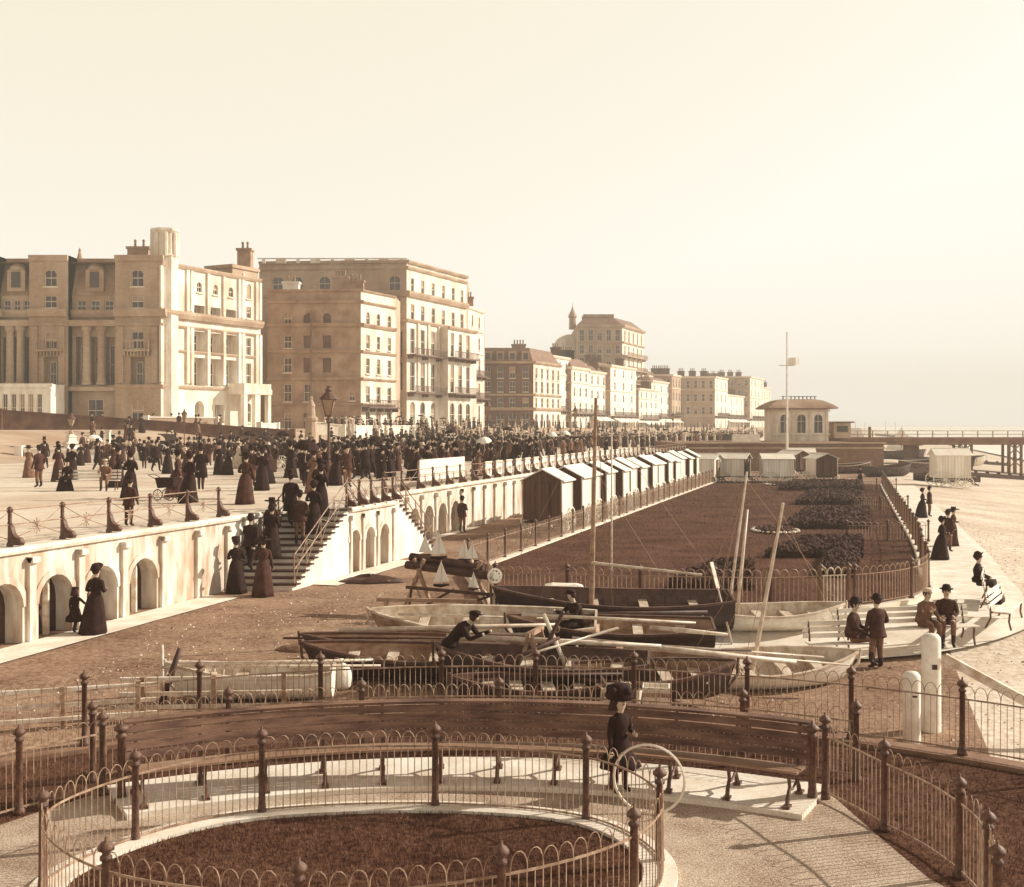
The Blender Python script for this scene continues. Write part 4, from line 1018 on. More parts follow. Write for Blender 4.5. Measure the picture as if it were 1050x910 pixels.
class Bldg:
    def __init__(s,name,label,cat,loc,near=True): s.root=thing(name,label,cat,loc); s.near=near; s.w=MB(); s.t=MB(); s.mats=[]; s.k=0; s.bands=[]
    def mi(s,m):
        if m not in s.mats: s.mats.append(m)
        return s.mats.index(m)
    def edge(s,P0,P1,z0,z1,m,ops=(),bands=(),depth=.28):
        L=(Vector(P1)-Vector(P0)).length; ops=[o for o in ops if o[0]-o[1]/2>.05 and o[0]+o[1]/2<L-.05 and o[2]>z0+.02 and o[3]<z1-.02]
        cutops=[(o[0]-o[1]/2,o[0]+o[1]/2,o[2],o[3],o[4],(1.1 if o[5]=='dark' else .30 if o[5]=='blind' else depth)) for o in ops]
        mi=s.mi(m); pt,n,_=facade(s.w,P0,P1,z0,z1,cutops,depth,mi); d=(Vector(P1)-Vector(P0)); rz=math.atan2(d.y,d.x)
        for o in ops:
            u,w,za,zb,arch,kind=o; h=zb-za
            if kind=='blind':
                a=[pt(u-w/2-.05,za-.05,-.295),pt(u+w/2+.05,za-.05,-.295),pt(u+w/2+.05,zb+.05,-.295),pt(u-w/2-.05,zb+.05,-.295)]; s.w.quad(*a,s.mi(M['brick']))  # darker back puts the shade of the blind recess into its colour
            elif kind=='dark':
                a=[pt(u-w/2-.05,za-.05,-1.09),pt(u+w/2+.05,za-.05,-1.09),pt(u+w/2+.05,zb+.05,-1.09),pt(u-w/2-.05,zb+.05,-1.09)]; s.w.quad(*a,mi)
                q=w*.5; fm,pm=win_mesh(q,h*.85,arch,s.near); o_=link('window',fm,s.root,pt(u,za,-.95)-s.root.location,rz); link('pane',pm,o_)
            else:
                fm,pm=win_mesh(w,h,arch,s.near); o_=link('window',fm,s.root,pt(u,za,-depth+.08)-s.root.location,rz); link('pane',pm,o_)
                if brg.random()<.3: link('blind',blind_mesh(w,h,brg.choice((.35,.5,.6))),o_)
                if s.near:
                    o3=link('sill',sill_mesh(w),o_,(0,-depth+.02,-.09))
        for z,h,pr in bands: s.band(P0,P1,z,h,pr)
        s.k+=1; return pt,n,L
    def band(s,P0,P1,z,h,pr,m=None):
        d=Vector((P1[0]-P0[0],P1[1]-P0[1],0)); L=d.length; d/=L; n=Vector((d.y,-d.x,0)); z+=.004*(s.k%3)
        a=Vector((P0[0],P0[1],0))-d*.0; b=Vector((P1[0],P1[1],0))+d*(pr if s.k%2==0 else 0)
        s.t=MB(); s.bands.append(s.t)
        s.t.loft([[p-n*.04+Vector((0,0,z)),p+n*pr*.6+Vector((0,0,z)),p+n*pr+Vector((0,0,z+h*.6)),p+n*pr+Vector((0,0,z+h)),p-n*.04+Vector((0,0,z+h))] for p in (a,b)])
    def plain(s,P0,P1,z0,z1,m): s.w.quad((P0[0],P0[1],z0),(P1[0],P1[1],z0),(P1[0],P1[1],z1),(P0[0],P0[1],z1),s.mi(m))
    def cap(s,poly,z,m): s.w.add([(p[0],p[1],z) for p in poly],[tuple(range(len(poly)))],s.mi(m))
    def done(s,trim=None):
        s.w.build('wall',s.mats,s.root)
        for t in s.bands: t.build('cornice',trim or M['trim'],s.root)
    def part(s,name,mb,m): return mb.build(name,m,s.root)
    def balcony(s,P0,P1,u0,u1,z,out=1.2,canopy=False,m=None):
        d=Vector((P1[0]-P0[0],P1[1]-P0[1],0)).normalized(); n=Vector((d.y,-d.x,0)); B=Vector((P0[0],P0[1],0)); rz=math.atan2(d.y,d.x)
        mb=MB(); c=B+d*(u0+u1)/2+n*(out/2); mb.box((c.x,c.y,z),(u1-u0,out,.22),rz)
        k=max(2,int((u1-u0)/.45))
        for i in range(k+1):
            p=B+d*lerp(u0+.06,u1-.06,i/k)+n*(out-.08); mb.box((p.x,p.y,z+.6),(.07,.07,1.0),rz)
        p=B+d*(u0+u1)/2+n*(out-.08); mb.box((p.x,p.y,z+1.12),(u1-u0,.11,.1),rz)
        for i in range(0,k+1,max(1,k//4)):
            p=B+d*lerp(u0+.2,u1-.2,i/k)+n*(out*.35); mb.box((p.x,p.y,z-.35),(.18,out*.7,.5),rz)
        mb.build('balcony',m or M['iron'],s.root)
    def chimney(s,x,y,z0,z1,w,dp,pots,m=None,rz=0):
        mb=MB(); mb.box((x,y,(z0+z1)/2),(w,dp,z1-z0),rz); mb.box((x,y,z1-.15),(w+.3,dp+.3,.3),rz); c=s.part('chimney',mb,m or M['stucco_brown'])
        for i in range(pots):
            mp=MB(); o=lerp(-w/2+.25,w/2-.25,(i+.5)/pots); mp.lathe([(.17,0),(.14,.7),(.2,.75),(.16,.95)],(x+o*math.cos(rz),y+o*math.sin(rz),z1),7); mp.build('chimney_pot',M['pot'],c)
def grid(us,rows): return [(u,r[2],r[0],r[1],r[3] if len(r)>3 else False,r[4] if len(r)>4 else 'win') for u in us for r in rows]
def back(P,Q,dep): return (P[0]-.0,P[1]+dep),(Q[0],Q[1]+dep)

# --- corner mansion at the left
Y=135.0; z_=lambda py,Y=135.0: zat(py,Y); x_=lambda px,Y=135.0: atY(px,Y)
B=Bldg('corner_mansion','cream corner mansion with tall columns, porch and an octagonal chimney stack','mansion',(x_(165),Y,4.4))
G=4.2; Lx,Cx=x_(-70),x_(165); E=(-34.0,151.6)
zc=z_(325); zt=z_(262); zp=z_(398)
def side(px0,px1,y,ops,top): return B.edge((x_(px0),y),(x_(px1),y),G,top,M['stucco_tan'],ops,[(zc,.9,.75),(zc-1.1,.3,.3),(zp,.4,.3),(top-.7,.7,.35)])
def pav(px0,pxc,px1,y):
    u=x_(pxc)-x_(px0)
    side(px0,px1,y,[(u,1.5,z_(294),z_(277),True,'win'),(u,1.5,z_(316),z_(303),False,'win'),(u,1.5,z_(358),z_(340),False,'win'),(u,1.7,z_(397),z_(366),False,'dark'),(u,1.5,z_(432),z_(411),True,'win')],zt)
    for k,(a,b) in enumerate(((px0+3,px0+9),(px1-9,px1-3))):
        m=MB(); c=(x_(a)+x_(b))/2; m.box((c,y-.12,(zp+.6+zc-1.2)/2),((x_(b)-x_(a)),.3,zc-1.2-zp-.6)); B.part('pilaster',m,M['stucco_tan'])
    B.balcony((x_(px0),y),(x_(px1),y),u-1.6,u+1.6,z_(360),.9,m=M['stucco_tan'])
pav(-70,-20,-4,Y); pav(30,52,70,Y); pav(118,141,165,Y)
for a,b in ((-4,30),(70,118)):
    uu=x_(a); L=x_(b)-uu
    B.edge((uu,Y+1.2),(uu+L,Y+1.2),G,z_(302),M['stucco_tan'],[(L*k,L*.2,z_(319),z_(307),False,'win') for k in (.2,.5,.8)]+[(L*k,L*.2,z_(396),z_(345),False,'dark') for k in (.18,.5,.82)]+[(L*.5,L*.34,z_(434),z_(409),False,'win')],[(zp,.4,.3),(zc,.9,.55)])
    for k in (.34,.66):
        m=MB(); m.lathe([(.62,0),(.62,.3),(.5,.45),(.44,zc-zp-2.2),(.62,zc-zp-1.9),(.65,zc-zp-1.5)],(uu+L*k,Y+.75,zp+.4),12); B.part('column',m,M['stucco_tan'])
    m=MB(); m.box((uu+L/2,Y+.55,zc-.75),(L-.01,1.1,.7)); B.part('entablature',m,M['stucco_tan']); m=MB(); m.box((uu+L/2,Y+.6,zp-.1),(L-.01,1.0,.5)); B.part('plinth',m,M['stucco_tan'])
    m=MB(); m.loft([[(uu,Y+1.1,z_(302)),(uu+L,Y+1.1,z_(302)),(uu+L,Y+8,z_(302)),(uu,Y+8,z_(302))],[(uu+.1,Y+2.6,z_(262)),(uu+L-.1,Y+2.6,z_(262)),(uu+L-.1,Y+8,z_(262)),(uu+.1,Y+8,z_(262))]]); rf=B.part('mansard_roof',m,M['stucco_brown'])
    m=MB(); m.box((uu+L/2,Y+2.0,z_(287)),(2.2,2.2,2.6)); m.lathe([(1.1,0),(1.0,.4),(.6,.85),(.02,1.05)],(uu+L/2,Y+1.6,z_(276)),12); m.box((uu+L/2,Y+.88,z_(286)),(1.1,.1,1.9),0,1); m.build('dormer',[M['stucco_tan'],M['glass']],rf)
# flank walls of the pavilions
for px in (-4,30,70,118): B.plain((x_(px),Y+8),(x_(px),Y),G,zt,M['stucco_tan']); B.plain((x_(px),Y),(x_(px),Y+8),G,zt,M['stucco_tan'])
# bright front
P0,P1=(Cx,Y),E; Lf=(Vector(P1)-Vector(P0)).length; f=lambda k: Lf*k
rows=[]
for k in (.13,.87): rows+=[(f(k),.95,z_(293),z_(276),True,'win'),(f(k),.95,z_(315),z_(302),False,'win'),(f(k),.95,z_(357),z_(337),False,'win'),(f(k),.95,z_(395),z_(366),False,'win'),(f(k),.95,z_(433),z_(411),True,'win')]
for k in (.36,.52,.68): rows+=[(f(k),1.9,z_(322),z_(308),False,'dark'),(f(k),2.0,z_(358),z_(336),False,'dark'),(f(k),2.0,z_(394),z_(364),False,'dark'),(f(k),.9,z_(294),z_(283),True,'win')]
rows+=[(f(.36),1.7,z_(434),z_(410),True,'dark'),(f(.56),1.7,z_(434),z_(414),False,'dark')]
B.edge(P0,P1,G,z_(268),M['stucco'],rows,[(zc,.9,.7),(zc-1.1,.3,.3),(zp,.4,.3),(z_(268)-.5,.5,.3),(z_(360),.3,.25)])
d=(Vector(P1)-Vector(P0)).normalized(); n=Vector((d.y,-d.x))
for k in (.0,.05,.24,.28,.44,.6,.76,.8,.95,.99):
    m=MB(); c=Vector(P0)+d*f(k)+n*.12; m.box((c.x,c.y,(zp+zc)/2-.1),(.5,.3,zc-zp-1.6),math.atan2(d.y,d.x)); m.box((c.x,c.y,(zc+z_(270))/2+.4),(.45,.24,z_(270)-zc-1.4),math.atan2(d.y,d.x)); B.part('pilaster',m,M['stucco'])
c=Vector(P0)+d*f(.78)+n*1.5; m=MB(); rz=math.atan2(d.y,d.x)
m.box((c.x,c.y,z_(399)),(5.6,3.0,.7),rz); m.box((c.x,c.y,z_(393)),(5.4,2.8,.7),rz)
for a in (-2.4,-.2,2.4):
    q=c+d*a+n*1.1; m.box((q.x,q.y,(G+z_(401))/2),(.6,.6,z_(401)-G),rz)
B.part('porch',m,M['stucco'])
c=Vector(P0)+d*f(.88)-n*2.0; m=MB(); c=Vector(P0)+d*f(.84)-n*2.3; m.box((c.x,c.y,23.2),(5.2,4.4,5.4),rz); m.box((c.x,c.y,25.95),(5.6,4.8,.45),rz); B.part('roof_turret',m,M['stucco_tan'])
B.chimney(c.x+1.5,c.y+.9,25.5,28.8,1.8,1.6,2)
m=MB(); cx,cy=x_(164),Y+1.9; m.lathe([(1.65,0),(1.65,zt-G),(1.8,zt-G+.1),(1.5,zt-G+.3),(1.45,z_(238)-G),(1.8,z_(235)-G),(1.8,z_(233)-G),(1.2,z_(232)-G)],(cx,cy,G),8)
for k in range(8): a=k*math.pi/4+.39; m.tube([(cx+1.5*math.cos(a),cy+1.5*math.sin(a),zt),(cx+1.5*math.cos(a),cy+1.5*math.sin(a),z_(237))],.22,6)
B.part('octagonal_stack',m,M['stucco'])
B.chimney(x_(129),Y+5,zt,z_(247),2.6,1.4,2); B.chimney(x_(143),Y+6,zt,z_(252),2.2,1.2,3); B.chimney(x_(200),Y+14,z_(268),z_(265),5,1,5,M['stucco'])
m=MB(); m.lathe([(.4,0),(.15,.9),(.2,1.1),(.02,1.4)],(x_(72),Y+3,zt),8); B.part('finial',m,M['stucco_tan'])
B.cap([(Lx,Y),(Cx,Y),E,(E[0]-7,E[1]+16),(Lx,E[1]+16)],z_(269),M['slate']); B.plain((E[0],E[1]),(E[0]-7,E[1]+16),G,z_(268),M['stucco_tan']); B.plain((E[0]-7,E[1]+16),(Lx,E[1]+16),G,z_(269),M['stucco_tan'])
for a,b in ((30,70),(118,165),(-70,-4)): B.cap([(x_(a),Y),(x_(b),Y),(x_(b),Y+8),(x_(a),Y+8)],zt-.02,M['slate']); B.plain((x_(b),Y+8),(x_(a),Y+8),z_(269),zt,M['stucco_tan'])
B.plain((Cx,Y),(Cx,Y+8),z_(268),zt,M['stucco'])
B.done(M['stucco_tan'])
# --- small white conservatory
B=Bldg('conservatory','small white conservatory with narrow pillars at the foot of the corner mansion','conservatory',(x_(30),131,4)); xa,xb=atY(-10,130),atY(52,130); y=130
B.edge((xa,y),(xb,y),4.0,zat(394,y),M['wallwhite'],[(u,.62,zat(434,y),zat(404,y),False,'win') for u in [.7+1.0*i for i in range(6)]],[(zat(397,y),.4,.25),(zat(401,y),.2,.15)])
B.plain((xb,y),(xb,y+4),4,zat(394,y),M['wallwhite']); B.plain((xa,y+4),(xa,y),4,zat(394,y),M['wallwhite']); B.cap([(xa,y),(xb,y),(xb,y+4),(xa,y+4)],zat(395,y),M['wallwhite']); B.done(M['wallwhite'])

# --- tall white-fronted hotel behind
Y=182.0; z2=lambda py: zat(py,182.0); c=(atY(417,Y),Y); l=(atY(263,Y),Y+2); e=(-8.2,201.7)
B=Bldg('seaside_hotel','tallest cream hotel with arched attic windows and iron balconies on its bright front','hotel',(c[0],Y,4.4))
U=lambda px: atY(px,Y)-l[0]
ops=[(U(px),1.9,z2(298),z2(283),True,'win') for px in (283,303,332,405)]+[(U(406),1.7,z2(322),z2(306),False,'win'),(U(408),1.6,z2(366),z2(340),False,'blind'),(U(408),1.6,z2(400),z2(372),False,'blind'),(U(408),1.6,z2(436),z2(415),False,'win')]
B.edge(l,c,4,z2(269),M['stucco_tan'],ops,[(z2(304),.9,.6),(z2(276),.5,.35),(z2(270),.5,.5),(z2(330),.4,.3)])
Lf=(Vector(e)-Vector(c)).length; us=[Lf*k for k in (.09,.25,.42,.59,.76,.92)]
B.edge(c,e,4,z2(269),M['stucco'],grid(us,[(z2(298),z2(284),1.1),(z2(327),z2(311),1.2),(z2(362),z2(336),1.4,False),(z2(401),z2(371),1.5,False),(z2(438),z2(412),1.7,True)]),[(z2(304),.9,.6),(z2(276),.5,.35),(z2(270),.5,.5),(z2(330),.5,.4)])
for zz in (364,403): B.balcony(c,e,.2,Lf-.2,z2(zz),1.6)
for k in (.17,.335,.505,.675,.84):
    d=(Vector(e)-Vector(c)).normalized(); n=Vector((d.y,-d.x)); q=Vector(c)+d*Lf*k+n*.1; m=MB(); m.box((q.x,q.y,(z2(402)+z2(330))/2),(.55,.3,z2(330)-z2(402)),math.atan2(d.y,d.x)); B.part('pilaster',m,M['stucco'])
d=(Vector(e)-Vector(c)).normalized(); n=Vector((d.y,-d.x)); q0=Vector(c)+d*Lf*.52+n*1.7; q1=Vector(c)+d*(Lf+.6)+n*1.7
q0b=Vector(c)+d*Lf*.52; B.edge((q0b.x,q0b.y),(q0.x,q0.y),4,z2(330),M['stucco']); B.edge((q0.x,q0.y),(q1.x,q1.y),4,z2(330),M['stucco'],grid([1.6,4.6,7.6],[(z2(362),z2(336),1.3),(z2(401),z2(371),1.4),(z2(438),z2(412),1.6,True)]),[(z2(330)-.4,.5,.4)]); B.cap([(q0b.x,q0b.y),(q0.x,q0.y),(q1.x,q1.y),e],z2(330)-.05,M['slate'])
B.balcony((q0.x,q0.y),(q1.x,q1.y),0,9,z2(363.5),1.5); B.balcony((q0.x,q0.y),(q1.x,q1.y),0,9,z2(402.5),1.5)
B.cap([l,c,e,(e[0],e[1]+14),(l[0],e[1]+14)],z2(272),M['slate']); B.plain(e,(e[0],e[1]+14),4,z2(269),M['stucco_tan']); B.plain((l[0],l[1]+30),l,4,z2(269),M['stucco_tan'])
m=MB()
for i in range(9):
    a=lerp(l[0]+1,c[0]-1,i/8); m.box((a,Y+.8,z2(267)),(1.6 if i%2 else .5,.35,.8))
m.box(((l[0]+c[0])/2,Y+.8,z2(264.6)),(c[0]-l[0],.4,.15)); B.part('balustrade',m,M['stucco']); B.done(M['stucco_tan'])

# --- plain brown block in front of it
Y=165.0; z3=lambda py: zat(py,165.0); c=(atY(370,Y),Y); l=(atY(273,Y),Y+1); e=(-18.1,174.0)
B=Bldg('boarding_house','square brown-sided boarding house with blind windows and a bright narrow front','boarding house',(c[0],Y,4.4))
U=lambda px: atY(px,Y)-l[0]; ops=[]
for px,kinds in ((294,('win','win','win','win','win')),(315,('blind','blind','blind','win','blind')),(335,('blind','blind','blind',None,None))):
    for kd,(ya,yb,ar) in zip(kinds,((332,321,True),(357,344,False),(382,367,False),(412,394,True if px==315 else False),(440,424,False))):
        if kd: ops.append((U(px),1.25,z3(ya),z3(yb),ar,kd))
ops.append((U(361),.9,z3(411),z3(402),True,'win'))
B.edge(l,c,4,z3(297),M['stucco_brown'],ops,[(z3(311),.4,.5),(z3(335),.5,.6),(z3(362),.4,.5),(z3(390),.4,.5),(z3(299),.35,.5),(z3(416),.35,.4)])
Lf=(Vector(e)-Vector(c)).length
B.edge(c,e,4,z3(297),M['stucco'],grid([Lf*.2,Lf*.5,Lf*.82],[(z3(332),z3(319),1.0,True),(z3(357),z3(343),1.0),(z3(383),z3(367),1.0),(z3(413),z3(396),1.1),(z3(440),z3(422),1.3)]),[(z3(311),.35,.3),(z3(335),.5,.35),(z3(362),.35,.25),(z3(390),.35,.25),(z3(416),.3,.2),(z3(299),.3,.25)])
B.balcony(c,e,.2,Lf-.2,z3(418),1.4); B.cap([l,c,e,(e[0],e[1]+8),(l[0],e[1]+8)],z3(299),M['slate']); B.plain(e,(e[0],e[1]+8),4,z3(297),M['stucco_tan']); B.plain((l[0],l[1]+16),l,4,z3(297),M['stucco_tan'])
m=MB(); m.tube([(atY(319,Y),Y-.15,4.2),(atY(319,Y),Y-.15,z3(318))],.14,6); B.part('drainpipe',m,M['pier'])
B.chimney(atY(346,Y),Y+3,z3(299),z3(281),2.2,1.2,4); B.chimney(atY(362,Y),Y+3,z3(299),z3(285),2.4,1.2,3)
B.chimney(atY(292,Y),Y+5,z3(299),z3(285),2.4,1.4,2,M['wallwhite']); B.done(M['stucco_brown'])

# --- slim house with many chimneys
Y=206.0; z4=lambda py: zat(py,206.0); c=(atY(472,Y),Y); l=(atY(456,Y),Y); e=(atY(496,221),221)
B=Bldg('narrow_house','slim tall cream house topped by a dark chimney stack, right of the big hotel','house',(c[0],Y,4.4))
B.edge(l,c,4,z4(300),M['stucco_tan'],[],[(z4(310),.4,.3)]); Lf=(Vector(e)-Vector(c)).length
B.edge(c,e,4,z4(312),M['stucco'],grid([Lf*.2,Lf*.5,Lf*.8],[(z4(331),z4(319),1.2),(z4(355),z4(342),1.2),(z4(380),z4(364),1.3),(z4(405),z4(391),1.3),(z4(432),z4(415),1.4)]),[(z4(314),.4,.35),(z4(336),.4,.3),(z4(360),.3,.25)])
B.balcony(c,e,.2,Lf-.2,z4(384),1.2); B.balcony(c,e,.2,Lf-.2,z4(408),1.3)
B.cap([l,c,e,(e[0],e[1]+8),(l[0],e[1]+8)],z4(312),M['slate']); B.plain(e,(e[0],e[1]+8),4,z4(312),M['stucco_tan'])
B.chimney(atY(464,Y),Y+1.2,z4(301),z4(299),2.6,1.4,4); B.chimney(atY(478,Y),Y+3,z4(312),z4(303),2.4,1.4,4)
B.done()
# --- brick house with mansard
Y=235.0; z5=lambda py: zat(py,235.0); c=(atY(547,Y),Y); l=(atY(493,Y),Y); e=(10.9,250.0)
B=Bldg('brick_house','dark brick house with a mansard roof and four dormers, white front round its corner','house',(c[0],Y,4.4))
U=lambda k: (c[0]-l[0])*k
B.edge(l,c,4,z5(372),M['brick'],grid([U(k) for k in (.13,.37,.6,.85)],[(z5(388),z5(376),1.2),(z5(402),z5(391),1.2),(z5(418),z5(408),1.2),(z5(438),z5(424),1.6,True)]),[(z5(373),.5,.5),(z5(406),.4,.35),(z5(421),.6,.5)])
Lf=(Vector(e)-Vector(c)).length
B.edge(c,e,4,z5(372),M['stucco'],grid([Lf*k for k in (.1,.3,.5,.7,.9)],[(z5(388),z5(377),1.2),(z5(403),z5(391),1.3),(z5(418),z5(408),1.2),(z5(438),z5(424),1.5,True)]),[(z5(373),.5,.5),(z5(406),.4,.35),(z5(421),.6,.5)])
m=MB(); m.loft([[l+(z5(372),),c+(z5(372),),e+(z5(372),),(e[0],e[1]+10,z5(372)),(l[0],e[1]+10,z5(372))],[(l[0]+.5,l[1]+2.4,z5(356)),(c[0]-.9,c[1]+2.8,z5(356)),(e[0]-2.2,e[1]+1,z5(356)),(e[0]-2.2,e[1]+8,z5(356)),(l[0]+.5,e[1]+8,z5(356))]]); rf=B.part('mansard_roof',m,M['slate'])
for k in (.13,.37,.6,.85):
    m=MB(); m.box((l[0]+U(k),Y+1.3,z5(365)),(1.6,2.2,2.0)); m.box((l[0]+U(k),Y+.18,z5(365.4)),(1.0,.08,1.3),0,1); m.build('dormer',[M['stucco_tan'],M['glass']],rf)
B.plain(e,(e[0],e[1]+10),4,z5(372),M['brick']); B.plain((l[0],l[1]+25),l,4,z5(372),M['brick'])
B.chimney(l[0]+8,Y+9,z5(357),z5(350),3,1.4,4); B.done(M['stucco_tan'])
# --- far terraces
def house(label,pxl,pxc,pxe,topy,Y,sidem,frontm,floors,bays,chim=1,cat='house',roof=None,awn=False,sidewin=0,name='terraced_house',chimpx=None):
    c=(atY(pxc,Y),Y); l=(atY(pxl,Y),Y+.5); k=(pxe-CX)/F
    t=(k*Y-c[0])/(.42-k); e=(c[0]+.42*t,Y+t); zt=zat(topy,Y); z0=zat(441,Y)-.6
    B=Bldg(name,label,cat,(c[0],Y,z0),False); H=zt-z0; fh=(H-1.0)/floors
    rows=[(z0+.8+fh*i+fh*.12,z0+.8+fh*i+fh*.72,1.2) for i in range(floors)]
    bands=[(zt-.6,.6,.4)]+[(z0+.8+fh*i-.1,.25,.2) for i in range(1,floors,2)]
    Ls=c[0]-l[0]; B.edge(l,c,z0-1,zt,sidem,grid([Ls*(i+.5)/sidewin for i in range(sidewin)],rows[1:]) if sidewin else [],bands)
    Lf=(Vector(e)-Vector(c)).length; B.edge(c,e,z0-1,zt,frontm,grid([Lf*(i+.5)/bays for i in range(bays)],rows),bands)
    B.plain(e,(e[0],e[1]+9),z0,zt,sidem); B.plain((l[0],e[1]+9),l,z0,zt,sidem); B.cap([l,c,e,(e[0],e[1]+9),(l[0],e[1]+9)],zt-.1,M['slate'])
    if roof:
        m=MB(); h=roof*Y/F; m.loft([[l+(zt,),c+(zt,),e+(zt,),(e[0],e[1]+9,zt),(l[0],e[1]+9,zt)],[(l[0]+.3,l[1]+2,zt+h),(c[0]-.8,c[1]+2.4,zt+h),(e[0]-1.5,e[1]+1,zt+h),(e[0]-1.5,e[1]+7,zt+h),(l[0]+.3,e[1]+7,zt+h)]]); B.part('roof',m,M['slate'])
    zr=zt+(roof*Y/F if roof else 0)
    for i in range(chim):
        f_=(i+.5)/chim; B.chimney(lerp(l[0]+1,c[0],f_) if sidewin or chim>1 else lerp(c[0],e[0],.5)-1.0,lerp(c[1],e[1],.4)+3,zt-.5,zr+2.2,2.2,1.1,3,M['brick'])
    if fh*floors>8: B.balcony(c,e,.3,Lf-.3,z0+.8+fh,1.1)
    if awn:
        d=(Vector(e)-Vector(c)).normalized(); n=Vector((d.y,-d.x)); za=z0+.8+fh*.95
        a=Vector(c)+d*.6; b=Vector(c)+d*(Lf-.6); q=[(a.x,a.y,za),(b.x,b.y,za),(b.x+n.x*2.6,b.y+n.y*2.6,za-1.3),(a.x+n.x*2.6,a.y+n.y*2.6,za-1.3)]
        m=MB(); m.add(q[::-1]+[(p[0],p[1],p[2]-.06) for p in q[::-1]],[(0,1,2,3),(7,6,5,4),(0,4,5,1),(1,5,6,2),(2,6,7,3),(3,7,4,0)]); B.part('awning',m,M['awning'])
    B.done(); return B
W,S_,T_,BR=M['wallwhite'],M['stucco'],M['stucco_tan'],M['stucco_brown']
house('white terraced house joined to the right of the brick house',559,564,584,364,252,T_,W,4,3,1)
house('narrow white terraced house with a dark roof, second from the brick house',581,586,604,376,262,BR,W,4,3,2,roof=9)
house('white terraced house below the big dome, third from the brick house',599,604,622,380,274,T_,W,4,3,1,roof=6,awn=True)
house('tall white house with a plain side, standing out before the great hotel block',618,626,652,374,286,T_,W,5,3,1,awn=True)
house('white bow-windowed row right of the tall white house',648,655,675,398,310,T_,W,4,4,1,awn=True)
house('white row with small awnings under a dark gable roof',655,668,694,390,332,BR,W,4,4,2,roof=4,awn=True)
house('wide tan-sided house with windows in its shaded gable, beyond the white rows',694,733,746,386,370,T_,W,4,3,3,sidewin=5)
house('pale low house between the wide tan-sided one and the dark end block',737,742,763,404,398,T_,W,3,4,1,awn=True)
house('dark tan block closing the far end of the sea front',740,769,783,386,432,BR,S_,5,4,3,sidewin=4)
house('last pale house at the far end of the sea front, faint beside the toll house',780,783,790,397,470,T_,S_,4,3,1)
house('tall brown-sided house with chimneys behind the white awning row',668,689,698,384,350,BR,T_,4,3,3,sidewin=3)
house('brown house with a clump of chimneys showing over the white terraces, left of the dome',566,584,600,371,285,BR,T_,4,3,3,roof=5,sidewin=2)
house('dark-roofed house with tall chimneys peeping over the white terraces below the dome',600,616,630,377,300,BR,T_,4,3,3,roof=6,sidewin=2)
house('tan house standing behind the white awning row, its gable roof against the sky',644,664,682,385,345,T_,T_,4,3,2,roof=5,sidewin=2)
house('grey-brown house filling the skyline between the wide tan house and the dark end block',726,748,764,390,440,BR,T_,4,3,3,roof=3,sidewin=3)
# --- great hotel with dome
Y=318.0; z6=lambda py: zat(py,Y); c=(atY(638,Y),Y); l=(atY(592,Y),Y); e=(atY(660,340),340)
B=Bldg('domed_hotel','huge pale hotel block with a flat-topped roof, dome and lantern above the terraces','hotel',(c[0],Y,4.4))
U=lambda k: (c[0]-l[0])*k
B.edge(l,c,4,z6(333),M['stucco_tan'],grid([U((i+.5)/5) for i in range(5)],[(z6(350),z6(338),1.4,True),(z6(363),z6(354),1.3),(z6(376),z6(367),1.3),(z6(390),z6(380),1.3)]),[(z6(336),.8,.7),(z6(352),.5,.4),(z6(365),.4,.3)])
Lf=(Vector(e)-Vector(c)).length
B.edge(c,e,4,z6(333),M['stucco'],grid([Lf*k for k in (.12,.3,.5,.7,.88)],[(z6(350),z6(338),1.4,True),(z6(363),z6(354),1.3),(z6(376),z6(367),1.3),(z6(390),z6(380),1.3),(z6(404),z6(394),1.3),(z6(418),z6(408),1.3)]),[(z6(336),.8,.7),(z6(352),.5,.4),(z6(365),.4,.3),(z6(392),.4,.3)])
for zz in (365,379,393): B.balcony(c,e,.5,Lf-.5,z6(zz),1.5,m=M['stucco_tan'])
m=MB(); m.loft([[l+(z6(333),),c+(z6(333),),e+(z6(333),),(e[0],e[1]+12,z6(333)),(l[0],e[1]+12,z6(333))],[(l[0]+2.5,l[1]+4,z6(324)),(c[0]-2.5,c[1]+4,z6(324)),(e[0]-4,e[1]-2,z6(324)),(e[0]-4,e[1]+8,z6(324)),(l[0]+2.5,e[1]+8,z6(324))]]); rf=B.part('roof',m,M['slate'])
m=MB(); m.box(((l[0]+c[0])/2,Y+8,z6(322.6)),(c[0]-l[0]-4,8,.9)); m.build('roof_parapet',M['stucco_brown'],rf)
cx,cy=atY(584,330),332; r=atY(601,332)-cx
m=MB(); m.lathe([(r,0)]+[(r*math.cos(a),r*.95*math.sin(a)) for a in [math.pi*i/16 for i in range(1,8)]]+[(1.0,r*.95)],(cx,cy,zat(360,332)),24); B.part('dome',m,M['stucco'])
m=MB(); m.lathe([(r,-10),(r+.05,0),(r*1.08,.1),(r*1.08,.8),(r,.9)],(cx,cy,zat(362,332)),24); B.part('dome_drum',m,M['stucco'])
m=MB(); zz=zat(338,332); m.lathe([(1.1,0),(1.0,3.4),(1.35,3.6),(1.2,4.2),(.5,5.6),(.1,6.8),(.02,8)],(cx+1.0,cy,zz),10); B.part('lantern',m,M['stucco_tan'])
B.plain(e,(e[0],e[1]+12),4,z6(333),M['stucco_tan']); B.plain((l[0],l[1]+30),l,4,z6(333),M['stucco_tan']); B.chimney(c[0]+2,Y+16,z6(333),z6(329),2,1.4,3); B.done(M['stucco_tan'])

